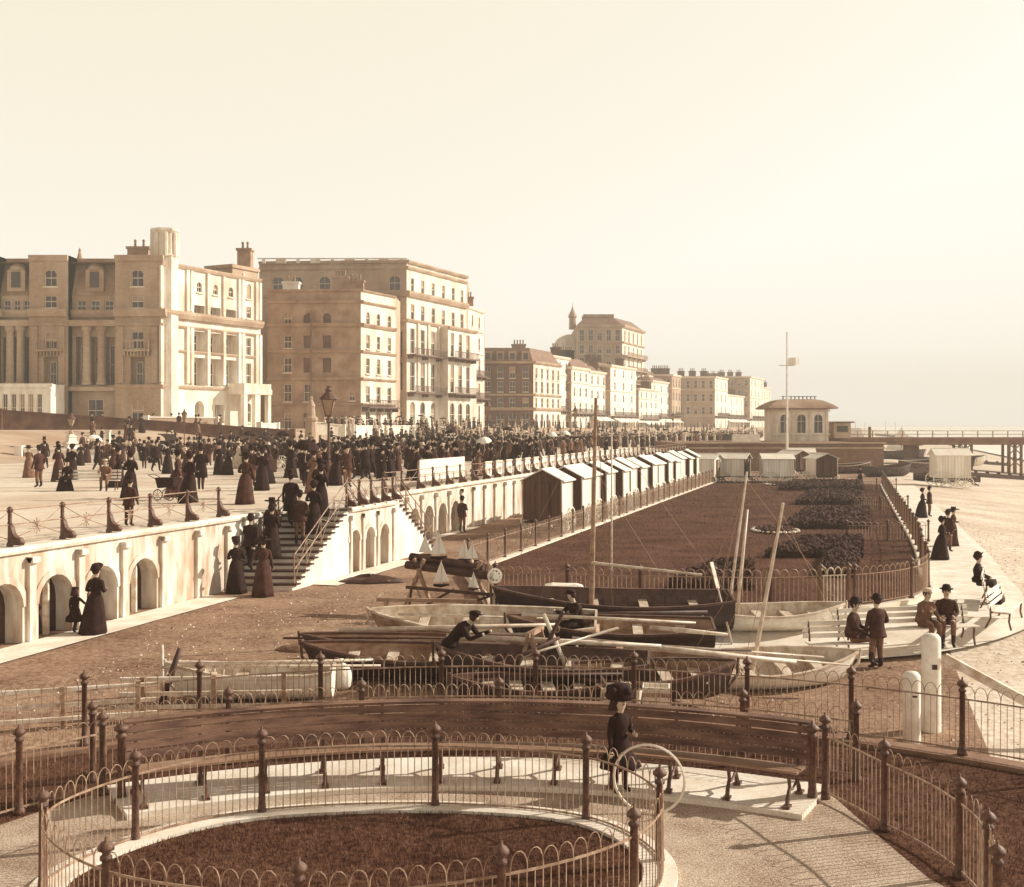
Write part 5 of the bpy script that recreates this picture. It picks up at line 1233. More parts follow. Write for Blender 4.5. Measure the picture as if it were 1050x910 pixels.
# ------------------------------------------------------------------ garden walls and street furniture
def gwall(name,label,p0,p1,h,m,capm=None,panel=0):
    z=promz(*p0); z1=promz(*p1); root=thing(name,label,'wall',(p0[0],p0[1],z)); mb=MB(); mb.bar((p0[0],p0[1],z+h/2-.2),(p1[0],p1[1],z1+h/2-.2),.35,h+.4); mb.build('wall',m,root)
    mb=MB(); mb.bar((p0[0],p0[1],z+h+.07),(p1[0],p1[1],z1+h+.07),.5,.14); mb.build('coping',capm or m,root)
    mb=MB()
    for t in (0,1): mb.box((lerp(p0[0],p1[0],t),lerp(p0[1],p1[1],t),lerp(z,z1,t)+h/2),(.6,.6,h+.5))
    mb.build('pier',capm or m,root); return root
gwall('garden_wall','long dark garden wall in front of the corner mansion',(atY(0,112),112),(atY(300,122),122),1.9,M['hedge'],M['hedge'])
gwall('garden_wall','low white balustrade wall before the bright front of the corner mansion',(atY(150,122),122),(atY(222,128),128),1.3,M['stucco_tan'],M['wallwhite'])
gwall('garden_wall','white forecourt wall right of the mansion porch',(atY(266,128),128),(atY(284,131),131),1.3,M['wallwhite'])
gwall('garden_wall','pale forecourt wall before the brown boarding house',(atY(322,140),140),(atY(352,142),142),1.4,M['wallwhite'])
gwall('garden_wall','pale forecourt wall right of the gate pier before the boarding house',(atY(363,144),144),(atY(426,160),160),1.4,M['wallwhite'])
gwall('kerb_wall','low white kerb wall crossing behind the people on the left of the promenade',(atY(20,88),88),(atY(150,92),92),.55,M['wallwhite'])
def pillar(label,px,Y,h,kind):
    x=atY(px,Y); z=promz(x,Y); root=thing('gate_pillar' if kind!='post' else 'post',label,'pillar' if kind!='post' else 'post',(x,Y,z)); mb=MB()
    if kind=='post': mb.box((x,Y,z+h/2),(.3,.3,h)); mb.build('shaft',M['wallwhite'],root); mb=MB(); mb.box((x,Y,z+h+.05),(.42,.42,.1)); mb.build('cap',M['trim'],root); return
    mb.lathe([(.9,0),(.9,.6),(.75,.7),(.65,h*.5),(.8,h*.53),(.8,h*.58),(.5,h*.62),(.42,h*.8),(.5,h*.83),(.2,h*.95),(.05,h)],(x,Y,z),4 if kind=='square' else 10); mb.build('shaft',M['wallwhite'] if kind=='square' else M['stucco_tan'],root)
    mb=MB(); mb.ball((x,Y,z+h),.22,8); mb.build('finial',M['stucco_tan'],root)
pillar('stout white pedestal with a lamp arm at the left of the promenade',73,92,1.9,'square'); pillar('tall pinnacled stone pillar standing just left of the street lamp',319,128,5.4,'round')
pillar('plain white post before the dark garden wall',111,96,2.0,'post'); pillar('plain white post at the gap in the pale forecourt wall',362,140,2.6,'post'); pillar('pale post in the crowd below the balconied hotel',424,120,2.6,'post')
def lamp(label,x,Y,h,big=1.0,name='street_lamp'):
    z=promz(x,Y); root=thing(name,label,'street lamp',(0,0,0)); b=big; mb=MB()
    mb.lathe([(.17*b,0),(.17*b,.25),(.11*b,.35),(.09*b,.9),(.11*b,.95),(.06*b,1.05),(.05*b,h*.62),(.08*b,h*.64),(.05*b,h*.66),(.045*b,h*.70)],n=10); mb.bar((-.3*b,0,h*.62),(.3*b,0,h*.62),.03,.03); mb.build('post',M['iron'],root)
    zl=h*.70; q=h*.18; rr=lambda k,zz: [(k*math.cos(a),k*math.sin(a),zz) for a in [math.pi/4+math.pi/2*i for i in range(4)]]
    mb=MB(); mb.loft([rr(.13*b,zl),rr(.33*b,zl+q)]); g=mb.build('lantern',M['glass_pale'],root)
    mb=MB()
    for a,c_ in zip(rr(.135*b,zl),rr(.335*b,zl+q)): mb.tube([a,c_],.022*b,4)
    for k,zz in ((.135*b,zl),(.335*b,zl+q)):
        P=rr(k,zz)
        for i in range(4): mb.tube([P[i],P[(i+1)%4]],.025*b,4)
    mb.build('lantern_frame',M['iron'],g)
    mb=MB(); mb.lathe([(.40*b,zl+q),(.36*b,zl+q+.06),(.2*b,zl+q+.2*b),(.12*b,zl+q+.28*b),(.15*b,zl+q+.34*b),(.06*b,zl+q+.45*b),(.09*b,zl+q+.5*b),(.01,h)],n=10); mb.build('lamp_cap',M['iron'],root)
    root.location=(x,Y,z); return root
lamp('ornate street lamp with a big glazed lantern, rising out of the promenade crowd',atY(337,58),58,4.75,1.35)
lamp('small twin-armed lamp on the white pedestal at the left',atY(73,92.6),92.6,3.4,1.0)
lamp('thin street lamp in front of the mansion porch',atY(189,104),104,4.2,.8)
for px,Y,lb in ((500,100,'far lamp standard over the crowd before the brick house'),(590,130,'far lamp standard over the crowd, below the great domed hotel'),(690,190,'far lamp standard beside the last bathing machines')): lamp(lb,atY(px,Y),Y,5.2,.9)
sb=thing('notice_board','long pale board of panels standing behind the promenade railing above the arches','board',(-1.9,56,PZ)); mb=MB(); 
pa,pb=wallpt(51.2,-.75,PZ+.03),wallpt(57.0,-.75,PZ+.03)
mb.bar(pa+Vector((0,0,.72)),pb+Vector((0,0,.72)),.05,1.0); mb.build('panel',M['hullwhite'],sb); mb=MB()
for t in (0,.25,.5,.75,1): p=pa.lerp(pb,t); mb.box((p.x-.06,p.y,PZ+.6),(.07,.07,1.2))
mb.build('posts_frame',M['wood'],sb)
pb_=thing('notice_board','low white board at the far end of the promenade before the toll house','board',(24,124,PZ)); mb=MB(); mb.box((atY(766,124),124.5,zat(449.5,124)),(3.0,.3,.85)); mb.build('panel',M['hullwhite'],pb_); mb=MB(); mb.box((atY(766,124),124.5,zat(454,124)+.05),(3.2,.36,.1)); mb.build('foot',M['trim'],pb_)
for k in range(22):                                     # pale panels added to stand in for the sunlit far railing
    Y=59.5+1.75*k; p=wallpt(Y,-.28,PZ+.1); r=thing('sunlit_railing_panel','x','screen',p,'added pale panels standing in for the sunlit far railing'); r['label']='added pale panel standing in for the sunlit promenade railing above the bathing machines'
    m=MB(); m.bar(wallpt(Y-.5,-.34,PZ+.5),wallpt(Y+.5,-.34,PZ+.5),.03,.74); m.build('canvas',M['canvas'],r)
    m=MB(); m.bar(wallpt(Y-.55,-.34,PZ+.9),wallpt(Y+.55,-.34,PZ+.9),.05,.05); m.build('rail',M['paint'],r)
# ------------------------------------------------------------------ people
def rot2(v,a): return (v[0]*math.cos(a)-v[1]*math.sin(a), v[0]*math.sin(a)+v[1]*math.cos(a))
def skin_mesh(J,E,rad,root):
    bm=bmesh.new(); lay=bm.verts.layers.skin.verify(); vs={k:bm.verts.new(p) for k,p in J.items()}
    for a,b in E: bm.edges.new((vs[a],vs[b]))
    for k,v in vs.items():
        r=rad[k]; v[lay].radius=(r,r) if not isinstance(r,tuple) else r
        v[lay].use_root=(k==root)
    me=bpy.data.meshes.new('tmp'); bm.to_mesh(me); bm.free()
    ob=bpy.data.objects.new('tmp',me); COL.objects.link(ob)
    m=ob.modifiers.new('s','SKIN'); m.use_smooth_shade=True; s=ob.modifiers.new('d','SUBSURF'); s.levels=1; s.render_levels=1
    dg=bpy.context.evaluated_depsgraph_get(); dg.update()
    out=bpy.data.meshes.new_from_object(ob.evaluated_get(dg)); bpy.data.objects.remove(ob); bpy.data.meshes.remove(me)
    return out
def figure(H=1.68,legs='stand',outfit='man',hat='bowler',lean=0,arms=('down','down'),cl='cloth',cl2='cloth',hatm='cloth',detail=False,seat=.47,head=1.0,headyaw=0,hair=True):
    """parts of a clothed figure facing -y with its feet on z=0: list of (name, mesh)"""
    woman=outfit in('woman','girl'); s=H; J={}; rad={}
    pz=.52*s if legs!='sit' else seat+.06*s
    la=R(lean)
    def up(z,x=0,y=0):           # point of the upper body, z counted from the pelvis
        yy,zz=y*math.cos(la)-z*math.sin(la), y*math.sin(la)*-1+z*math.cos(la); return (x,yy,pz+zz)
    J['pelvis']=(0,0,pz); rad['pelvis']=.072*s
    for k,z,r in (('waist',.10,.062 if not woman else .055),('chest',.20,.078),('collar',.285,.05),('neck',.325,.030)): J[k]=up(z*s); rad[k]=(r*s)
    hs=head
    J['jaw']=up(.325*s+.04*s*hs,0,-.008*s); rad['jaw']=.043*s*hs; J['skull']=up(.325*s+.095*s*hs,0,-.004*s); rad['skull']=.056*s*hs; J['crown']=up(.325*s+.135*s*hs,0,0); rad['crown']=.036*s*hs
    E=[('pelvis','waist'),('waist','chest'),('chest','collar'),('collar','neck'),('neck','jaw'),('jaw','skull'),('skull','crown')]
    for i,sd in enumerate((1,-1)):
        n='LR'[i]; sx=sd*(.098 if woman else .112)*s
        J['sh'+n]=up(.275*s,sx); rad['sh'+n]=.042*s
        A=arms[i]
        tgt={'down':((.035,-.01,-.165),(.02,-.05,-.145)),'bent':((.05,.03,-.155),(-.05,-.13,.0)),'fwd':((.03,-.09,-.13),(-.02,-.13,.05)),'up':((.03,-.10,-.10),(-.01,-.06,.15)),'out':((.12,-.02,-.11),(.11,-.03,-.08)),'back':((.03,.06,-.155),(.0,.03,-.145)),'lap':((.03,-.05,-.155),(-.05,-.12,-.03)),'pocket':((.06,.03,-.15),(-.04,-.05,-.11))}[A]
        e=Vector(J['sh'+n])+Vector((tgt[0][0]*sd,tgt[0][1],tgt[0][2]))*s; w=e+Vector((tgt[1][0]*sd,tgt[1][1],tgt[1][2]))*s
        J['el'+n]=tuple(e); rad['el'+n]=.031*s; J['wr'+n]=tuple(w); rad['wr'+n]=.021*s
        d=(w-e).normalized(); J['pa'+n]=tuple(w+d*.05*s); rad['pa'+n]=(.023*s,.014*s) if detail else .022*s
        E+=[('chest','sh'+n),('sh'+n,'el'+n),('el'+n,'wr'+n),('wr'+n,'pa'+n)]
        hx=sd*.052*s
        if legs=='sit': P=[(hx,-.03*s,pz-.005*s),(hx*1.3,-.27*s,pz+.0),(hx*1.35,-.25*s,.055*s),(hx*1.45,-.34*s,.022*s)]
        elif legs=='walk':
            st=.13*s*(1 if i==0 else -1); P=[(hx,-.0,pz-.03*s),(hx,-st*.55-.02*s,.285*s),(hx,-st+.02*s,.055*s if i==0 else .075*s),(hx,-st-.07*s,.02*s if i==0 else .028*s)]
        elif legs=='kneel': P=[(hx,-.0,pz-.03*s),(hx,-.14*s,.30*s),(hx,-.03*s,.055*s),(hx,-.12*s,.02*s)]
        else: P=[(hx,0,pz-.03*s),(hx*1.15,-.012*s,.285*s),(hx*1.25,.012*s,.05*s),(hx*1.6,-.075*s,.022*s)]
        for k,p,r in zip(('hp','kn','an','to'),P,(.066,.045,.030,.024)): J[k+n]=p; rad[k+n]=r*s
        E+=[('pelvis','hp'+n),('hp'+n,'kn'+n),('kn'+n,'an'+n),('an'+n,'to'+n)]
    me=skin_mesh(J,E,rad,'pelvis')
    ms=[M[cl],M['skin'],M['boot'],M[cl2]]
    for m in ms: me.materials.append(m)
    cls={}
    for k in J: cls[k]=1 if k in('jaw','skull','crown','neck') or k[:2]=='pa' else 2 if k[:2] in('an','to') else 3 if k[:2] in('hp','kn') else 0
    pts=[(Vector(p),cls[k]) for k,p in J.items()]
    for p in me.polygons:
        c=p.center; p.material_index=min(pts,key=lambda q:(q[0]-c).length_squared)[1]; p.use_smooth=True
    parts=[('body',me)]
    hc=(Vector(J['jaw'])+Vector(J['crown']))/2; hc=Vector(J['skull']); hr=.060*s*hs
    ex=MB()
    if detail:
        fy=hc.y-hr*.93; ex.loft([[(-.008*s,fy+.004,hc.z+.01*s),(.008*s,fy+.004,hc.z+.01*s),(0,fy-.002,hc.z+.014*s)],[(-.011*s,fy,hc.z-.022*s),(.011*s,fy,hc.z-.022*s),(0,fy-.018*s,hc.z-.02*s)]],mi=0)
        for x in (-.021,.021): ex.ball((x*s,fy+.006*s,hc.z+.005*s),.0075*s,6,1); ex.bar((x*s-.012*s,fy+.002*s,hc.z+.02*s),(x*s+.012*s,fy+.002*s,hc.z+.021*s),.006*s,.005*s,1)
        ex.box((0,fy+.006*s,hc.z-.042*s),(.03*s,.008*s,.007*s),0,2)
        for x in (-1,1): ex.ball((x*hr*.93,hc.y+.005*s,hc.z-.008*s),.014*s,6,0,1.3,.8,.5)
        for n in 'LR':
            w=Vector(J['wr'+n]); p=Vector(J['pa'+n]); d=(p-w).normalized(); side=d.cross(Vector((0,1,0.01))).normalized(); side=side if abs(side.x)>.1 or True else side; nrm=side.cross(d).normalized(); sd=1 if n=='L' else -1
            for f in range(4):
                o=p+side*((f-1.5)*.0115*s)+d*.005*s; ln=(.036,.043,.041,.032)[f]*s
                ex.tube([o,o+d*ln*.5-nrm*.006*s*sd,o+d*ln*.8-nrm*.018*s*sd,o+d*ln*.85-nrm*.028*s*sd],[.0058*s,.0055*s,.005*s,.004*s],5)
            o=w+d*.025*s+side*.018*s*(-sd); ex.tube([o,o+d*.02*s-side*.014*s*sd,o+d*.04*s-side*.016*s*sd],[.0068*s,.006*s,.0045*s],5)
        fm=ex.mesh('face',[M['skin'],M['hair'],M['cloth2']],smooth=True)
        bm=bmesh.new(); bm.from_mesh(me); k=len(me.materials); n0=len(bm.faces); bm.from_mesh(fm); bm.faces.ensure_lookup_table()
        for f in bm.faces[n0:]: f.material_index={0:1,1:4,2:5}[f.material_index]
        bm.to_mesh(me); bm.free(); me.materials.append(M['hair']); me.materials.append(M['cloth2']); bpy.data.meshes.remove(fm)
    # clothes
    N=22; ph=random.uniform(0,6)
    def ring(c,rx,ry,fold=0,nf=7,tilt=0,sit=None):
        out=[]
        for k in range(N):
            a=2*math.pi*k/N; w=1+fold*math.sin(nf*a+ph+c[2]*2)
            x,y=rx*w*math.cos(a),ry*w*math.sin(a)
            if sit is None: out.append((c[0]+x,c[1]+y*math.cos(tilt),c[2]-y*math.sin(tilt)))
            else: out.append((c[0]+x,c[1]-y*math.sin(sit),c[2]+y*math.cos(sit)))
        return out
    cb=MB()
    U=lambda z,y=0: up(z*s,0,y*s)
    top=[(U(.315),.035,.036),(U(.30),.072,.050),(U(.27),.122,.066),(U(.22),.130,.082),(U(.15),.112,.078)]
    if woman: top=[(U(.325),.034,.036),(U(.30),.062,.048),(U(.27),.108,.062),(U(.21),.110,.082),(U(.14),.085,.068),(U(.10),.072,.060)]
    rings=[ring(c,rx*s,ry*s,0,7,-la) for c,rx,ry in top]
    if legs=='sit':
        fem=woman; k=1.15 if fem else 1.0
        rings+=[ring(U(.06),.118*s*k,.095*s,.02),ring((0,-.03*s,pz-.0*s),.130*s*k,.105*s,.03)]
        if outfit in('woman','girl','frock'):
            rings+=[ring((0,-.12*s,pz+.02*s),.135*s*k,.085*s,.03,7,0,R(60)),ring((0,-.24*s,pz+.01*s),.135*s*k,.085*s,.04,7,0,R(50)),ring((0,-.30*s,pz-.08*s),.14*s*k,.09*s,.06,7,0,R(10)),ring((0,-.31*s,.16*s if fem else pz-.16*s),.155*s*k,.10*s,.09,7,0,R(4) if False else R(90)*0)]
            if fem and outfit=='woman': rings[-1]=[(v[0],v[1],.16*s) for v in ring((0,-.30*s,.16*s),.16*s*k,.11*s,.09)]; rings.append([(v[0],v[1],.012) for v in ring((0,-.30*s,0),.19*s*k,.15*s,.1)])
        nm='dress' if fem else 'coat'
    elif woman:
        hem=.012 if outfit=='woman' else .27*s
        b=.035 if outfit=='woman' else 0
        spec=[(.06,.092,.085,.010),(.0,.118,.115,.02),(-.10,.135,.145,.035),(-.24,.155,.17,.06)]
        for z,rx,ry,y in spec:
            if pz+z*s>hem+.05: rings.append(ring((0,(y*.8 if outfit=='woman' else 0)*s,pz+z*s),rx*s,ry*s*(1 if outfit=='woman' else .82),.05 if z<0 else .02))
        k=1.0 if outfit=='woman' else 1.12
        rings+= [ring((0,(.055 if outfit=='woman' else 0)*s,hem+.10*s),.178*s*k,.20*s*k*(1 if outfit=='woman' else .8),.07),ring((0,(.06 if outfit=='woman' else 0)*s,hem),.192*s*k,.22*s*k*(1 if outfit=='woman' else .8),.08)]
        nm='dress'
    else:
        hem={'man':.44,'frock':.29,'boy':.44,'worker':.45}[outfit]*s
        rings+=[ring(U(.08),.108*s,.082*s,.01),ring((0,0,pz+.0),.126*s,.094*s,.02),ring((0,.004*s,max(hem+.03*s,pz-.07*s)),.136*s,.102*s,.035)]
        rings.append(ring((0,.008*s,hem),.145*s if outfit=='frock' else .138*s,.112*s,.05)); nm='coat'
    cb.loft(rings); parts.append((nm,cb.mesh(nm,[M[cl]],smooth=True)))
    if hair:
        hb=MB(); hb.ball((hc.x,hc.y+.018*s,hc.z+.012*s),hr*1.05,10,0,1.08,.92)
        if woman: hb.ball((hc.x,hc.y+.062*s*hs,hc.z+.01*s),hr*.55,8) if outfit=='woman' else hb.loft([ring((0,hc.y+.03*s,hc.z-.0*s),.066*s*hs,.045*s*hs),ring((0,hc.y+.035*s,hc.z-.11*s),.085*s*hs,.04*s*hs,.05)])
        parts.append(('hair',hb.mesh('hair',[M['hair']],smooth=True)))
    ht=MB(); tz=hc.z+.028*s*hs; k=s*hs
    cx=(hc.x,hc.y+.004*s,tz)
    if hat=='top': ht.lathe([(.058*k,0),(.098*k,-.004*k),(.104*k,.008*k),(.060*k,.010*k),(.056*k,.06*k),(.062*k,.105*k),(.01,.108*k)],cx,14)
    elif hat=='bowler': ht.lathe([(.058*k,0),(.092*k,.002*k),(.096*k,.012*k),(.062*k,.012*k),(.060*k,.035*k),(.045*k,.066*k),(.008,.076*k)],cx,14)
    elif hat=='cap': ht.lathe([(.060*k,0),(.064*k,.015*k),(.072*k,.032*k),(.045*k,.048*k),(.008,.05*k)],cx,12); ht.box((cx[0],cx[1]-.065*k,cx[2]+.004*k),(.07*k,.045*k,.008*k))
    elif hat=='bonnet': ht.lathe([(.072*k,-.02*k),(.078*k,.0),(.068*k,.03*k),(.05*k,.075*k),(.01,.095*k)],(cx[0],cx[1]+.018*k,cx[2]),12); ht.loft([ring((0,cx[1]-.01*k,cx[2]+.015*k),.066*k,.05*k,0,7,0,R(30)),ring((0,cx[1]-.055*k,cx[2]+.045*k),.082*k,.05*k,.05,5,0,R(30))]); 
    elif hat=='wide':
        ht.lathe([(.062*k,0),(.135*k,.006*k),(.15*k,.02*k),(.14*k,.028*k),(.066*k,.016*k),(.062*k,.05*k),(.01,.062*k)],cx,16)
        for i in range(5): ht.ball((cx[0]+.04*k*math.cos(i*1.2),cx[1]+.045*k*math.sin(i*1.2)+.01*k,cx[2]+.06*k),.03*k,6)
    elif hat=='fur': # big soft round girl's hat
        ht.lathe([(.068*k,-.03*k),(.098*k,-.02*k),(.112*k,.0),(.10*k,.025*k),(.085*k,.055*k),(.06*k,.085*k),(.01,.095*k)],cx,18)
        for i in range(9): ht.ball((cx[0]+.08*k*math.cos(i*.7),cx[1]+.078*k*math.sin(i*.7),cx[2]+(.01+.03*(i%2))*k),.036*k,6)
    if ht.v: parts.append(('hat',ht.mesh('hat',[M[hatm]],smooth=True)))
    return parts
def joined(parts,name='person'):
    bm=bmesh.new(); mats=[]
    for nm,me in parts:
        n0=len(bm.faces); idx=[]
        for m in me.materials:
            if m not in mats: mats.append(m)
            idx.append(mats.index(m))
        bm.from_mesh(me); bm.faces.ensure_lookup_table()
        for f in bm.faces[n0:]: f.material_index=idx[f.material_index]; f.smooth=True
    me=bpy.data.meshes.new(name); bm.to_mesh(me); bm.free()
    for m in mats: me.materials.append(m)
    return me
def place(parts,label,x,y,z,rz,sc=1.0,group=None,cat='person'):
    root=thing('person',label,cat,(x,y,z),group); root.rotation_euler=(0,0,R(rz)); root.scale=(sc,sc,sc)
    for n,me in parts: link(n,me,root)
    return root
FG=dict(
 lady=figure(1.62,'stand','woman','bonnet',0,('bent','bent')), ladyw=figure(1.62,'stand','woman','wide',3,('bent','down'),'cloth2','cloth2'),
 ladyd=figure(1.62,'stand','woman','bonnet',2,('bent','bent'),detail=True), ladyg=figure(1.60,'stand','woman','wide',0,('bent','up'),'cloth3','cloth3'),
 gent=figure(1.74,'walk','frock','top',0,('down','bent'),'cloth','cloth2'), man=figure(1.70,'stand','man','bowler',0,('down','pocket'),'cloth2','cloth3'),
 manw=figure(1.70,'walk','man','bowler',4,('fwd','back'),'cloth','cloth'), mand=figure(1.68,'stand','man','bowler',0,('down','bent'),'cloth2','cloth3',detail=True),
 girl=figure(1.18,'stand','girl','fur',0,('bent','down'),detail=True,head=1.42), child=figure(1.12,'walk','girl','cap',0,('down','out'),head=1.2), boy=figure(1.2,'stand','boy','cap',6,('fwd','down'),'cloth2','cloth2',head=1.2),
 sitm=figure(1.70,'sit','man','bowler',6,('lap','lap'),'cloth2','cloth3',detail=True), sitm2=figure(1.70,'sit','man','cap',14,('lap','fwd'),'cloth3','cloth3',hatm='straw',detail=True), sitw=figure(1.62,'sit','woman','bonnet',4,('lap','lap')),
 bend=figure(1.68,'stand','worker','cap',48,('fwd','fwd'),'cloth','cloth2'), crouch=figure(1.68,'sit','worker','cap',20,('fwd','fwd'),'cloth','cloth',seat=.42))
def pp(kind,label,px,py,zf,face,sc=1.0,group=None):
    """a person whose feet stand on picture point px,py; face: heading in degrees, 0 = towards the viewer"""
    z=0
    for _ in range(4):
        p=at(px,py,z); z=zf(p.x,p.y)
    return place(FG[kind],label,p.x,p.y,z,face,sc,group)
gz=lambda x,y: groundz(x,y)-.04
pz_=lambda x,y: promz(x,y)
tz=lambda x,y: .0
# the girl with the hoop, by the bench
place(FG['girl'],'small girl in dark coat and big fuzzy hat before the curved bench with hoop',1.45,15.08,.075,28,1.08)
hp=thing('hoop','pale wooden hoop held upright by the small girl, leaning beside the round railing','hoop',(1.74,14.4,.0))
mb=MB(); rr=.44; mb.tube([(1.76+rr*math.cos(a),14.42-.12*math.cos(a),rr+.02+rr*math.sin(a)) for a in [2*math.pi*k/40 for k in range(41)]],.018,6,caps=False); mb.build('ring',M['tarp'],hp)
# below the wall
pp('ladyd','woman in a long dark dress walking beside a child at the near arches',98,650,gz,165,1.0)
pp('child','child in a dark coat reaching out a hand, beside the woman at the near arches',77,649,gz,170,.95)
pp('mand','man in dark clothes standing by the small arches beyond the staircase',474,546,gz,150,1.0)
# on and below the stairs
pp('lady','woman in a long black dress at the foot of the staircase, farther left',242,608,gz,200,1.0)
pp('ladyw','woman in a black dress at the foot of the staircase, nearest the steps',270,611,gz,190,1.04)
for px,t,k,lab,off in ((262,.18,'manw','man in black on the lowest steps beside the stair wall',.35),(268,.32,'lady','woman in black climbing the lower steps of the staircase',.75),(292,.42,'ladyw','woman in a brown dress and wide hat midway up the staircase',.55),(300,.64,'lady','woman in a black dress and bonnet on the upper steps by the outer handrail',1.5),(288,.5,'man','man in a brown coat climbing halfway up the staircase',1.3),(283,.72,'gent','man in a top hat high on the staircase',.6),(304,.86,'lady','woman in black near the top of the staircase',1.35),(300,1.08,'ladyw','woman in a wide hat at the head of the staircase',.9)):
    y=lerp(34.3,38,t); n=13; z=PZ*min(n,math.floor(t*n)+1)/n; place(FG[k],lab,wallX(y)+off,y,z,175,1.0)
# at the railings and on the near promenade
NEAR=[('ladyd','woman in black leaning at the railing on the left of the promenade, above a boy',134,512,178),('boy','boy in dark clothes standing against the railing on the left of the promenade',132,540,160),
('lady','woman in black walking on the left promenade, just beside a top-hatted man',195,516,150),('gent','man in a top hat striding beside the woman on the left promenade',206,503,190),('ladyw','woman in a wide hat just behind the walking couple on the left promenade',182,510,100),
('lady','lone woman in a dark dress before the white balustrade wall',225,487,20),('ladyw','woman in a dark wide hat at the railing just left of the staircase',252,517,170),('lady','woman in black behind the railing left of the stairs, beside a gentleman',269,503,180),('man','gentleman in a bowler beside the woman behind the railing left of the stairs',258,500,175),
('manw','man in black walking towards the stairs under the open umbrella',313,500,180),('ladyg','woman in grey before the lamp post holding up an umbrella',322,506,170),('lady','woman in black standing right against the lamp post',345,498,150),('man','man in brown beside the lamp post, to its right',356,500,30),
('man','man in pale-fronted coat standing at the far left edge of the promenade',40,500,250),('ladyw','woman in a brown dress standing behind the promenade bench at the far left',60,494,200),('lady','woman in black at the left behind the promenade bench',74,492,180),('lady','woman in a dark dress standing at the right end of the promenade bench',122,500,100),
('gent','man in a top hat walking far left behind the bench',100,484,120),('manw','man in black before the dark garden wall',160,484,60),('lady','woman in black before the dark garden wall, right of a man',172,486,200),('ladyw','woman in a wide hat in front of the mansion porch',243,480,170),('man','man in a bowler in front of the mansion porch',214,478,180)]
for k,lab,px,py,f in NEAR: pp(k,lab,px,py,pz_,f,1.1)
# promenade bench with sitters
c=at(92,503,PZ); pbn=park_bench('slatted bench on the left of the promenade with dark figures around it',(c.x,c.y),8,2.6); pbn.location.z=PZ; pbn['group']='promenade benches'
for dx,kd,lab in ((-.9,'sitw','woman in black seated at the left end of the promenade bench'),(.75,'sitm2','man in a pale straw hat bending forward on the right end of the promenade bench')): place(FG[kd],lab,c.x+dx,c.y-.12,PZ-.02,8)
# seaside path
pp('mand','man in dark coat and bowler standing between the white dinghy and the long pale bench',899,686,gz,200,.98)
place(FG['sitm'],'man in a dark coat and bowler seated facing the standing man beside the white dinghy',7.75,25.6,groundz(7.6,25.9)+.04,62,1.05)
place(FG['sitm2'],'man in a pale flat hat seated on the long pale bench, nearer the standing man',9.85,26.9,groundz(9.4,27)+.04,20)
place(FG['sitm'],'man in a dark bowler seated at the right end of the long pale bench',10.45,27.0,groundz(9.9,27.1)+.04,-15)
place(FG['sitw'],'figure in dark clothes sitting on the bench by the lawn corner',13.1,31.6,groundz(13.2,31.3)+.04,60)
for i,(px,py,k,f,lab) in enumerate([(966,574,'lady',90,'woman in black standing outside the seaward lawn fence, nearest of three'),(972,566,'man',120,'man in brown standing outside the seaward lawn fence between two women'),(977,560,'ladyw',60,'woman in a wide hat standing outside the seaward lawn fence, farthest of three'),(946,531,'lady',80,'dark figure walking up the seaside path, left of a pair'),(953,530,'man',80,'dark figure walking up the seaside path, right of a pair'),(882,498,'lady',0,'distant woman in black standing at the far end of the lawn fences')]): pp(k,lab,px,py,lambda x,y:groundz(x,y)+.05,f,.95)
# among the boats
place(FG['crouch'],'boatman in dark clothes sitting low among the boats before the fishing boat',1.55,25.6,-.03,-60)
place(FG['bend'],'boatman bending over the boats to the left of the crossed spars',-1.2,21.75,-.03,70)

# umbrellas
def umbrella():
    root=thing('umbrella','x','umbrella',(0,0,0)); mb=MB(); n=8; rings=[]
    for r,z in ((.02,.30),(.2,.26),(.38,.16),(.52,.0)):
        rings.append([(r*(1-.0*(k%2))*math.cos(math.pi*k/n),r*math.sin(math.pi*k/n),z-(.035 if k%2==0 else 0)*(r/.52)) for k in range(2*n)])
    rings+= [[(p[0]*.98,p[1]*.98,p[2]-.012) for p in r] for r in rings[::-1]]
    mb.loft(rings,caps=False); mb.build('canopy',M['cloth'],root); mb=MB(); mb.tube([(0,0,.36),(0,0,-.55)],.01,5); mb.tube([(0,0,-.55),(.03,0,-.6),(.06,0,-.56)],.012,5); mb.build('shaft',M['spar'],root); return root
um=umbrella()
ulist=[(314,459,44,'cloth','open black umbrella over the man walking towards the stairs'),(290,446,82,'cloth','open black umbrella over the crowd left of the street lamp'),(256,446,84,'cloth','open black umbrella over people before the mansion porch'),(384,452,72,'cloth','open black umbrella in the crowd right of the street lamp'),(462,444,88,'cloth','open dark umbrella in the crowd before the balconied hotel'),(521,441,100,'cloth','open dark umbrella in the crowd below the brick house')]
pal=[(496,453,72,'pale parasol standing out white above the notice board'),(566,446,105,'pale parasol in the crowd under the white terraces, nearer'),(580,445,112,'pale parasol in the crowd under the white terraces, farther'),(97,451,70,'pale parasol held at the left side of the promenade')]
for i,(px,py,Y,m,lab) in enumerate(ulist):
    o=um if i==0 else copy_tree(um); o.location=(atY(px,Y),Y,zat(py,Y)); o['label']=lab; o.rotation_euler=(R(8*(-1)**i),R(6),i)
u2=copy_tree(um)
for ch in u2.children:
    if ch.name.startswith('canopy'): ch.data=ch.data.copy(); ch.data.materials[0]=M['canvas']
for i,(px,py,Y,lab) in enumerate(pal):
    o=u2 if i==0 else copy_tree(u2); o.location=(atY(px,Y),Y,zat(py,Y)); o['label']=lab; o.rotation_euler=(R(14),R(-8),i)

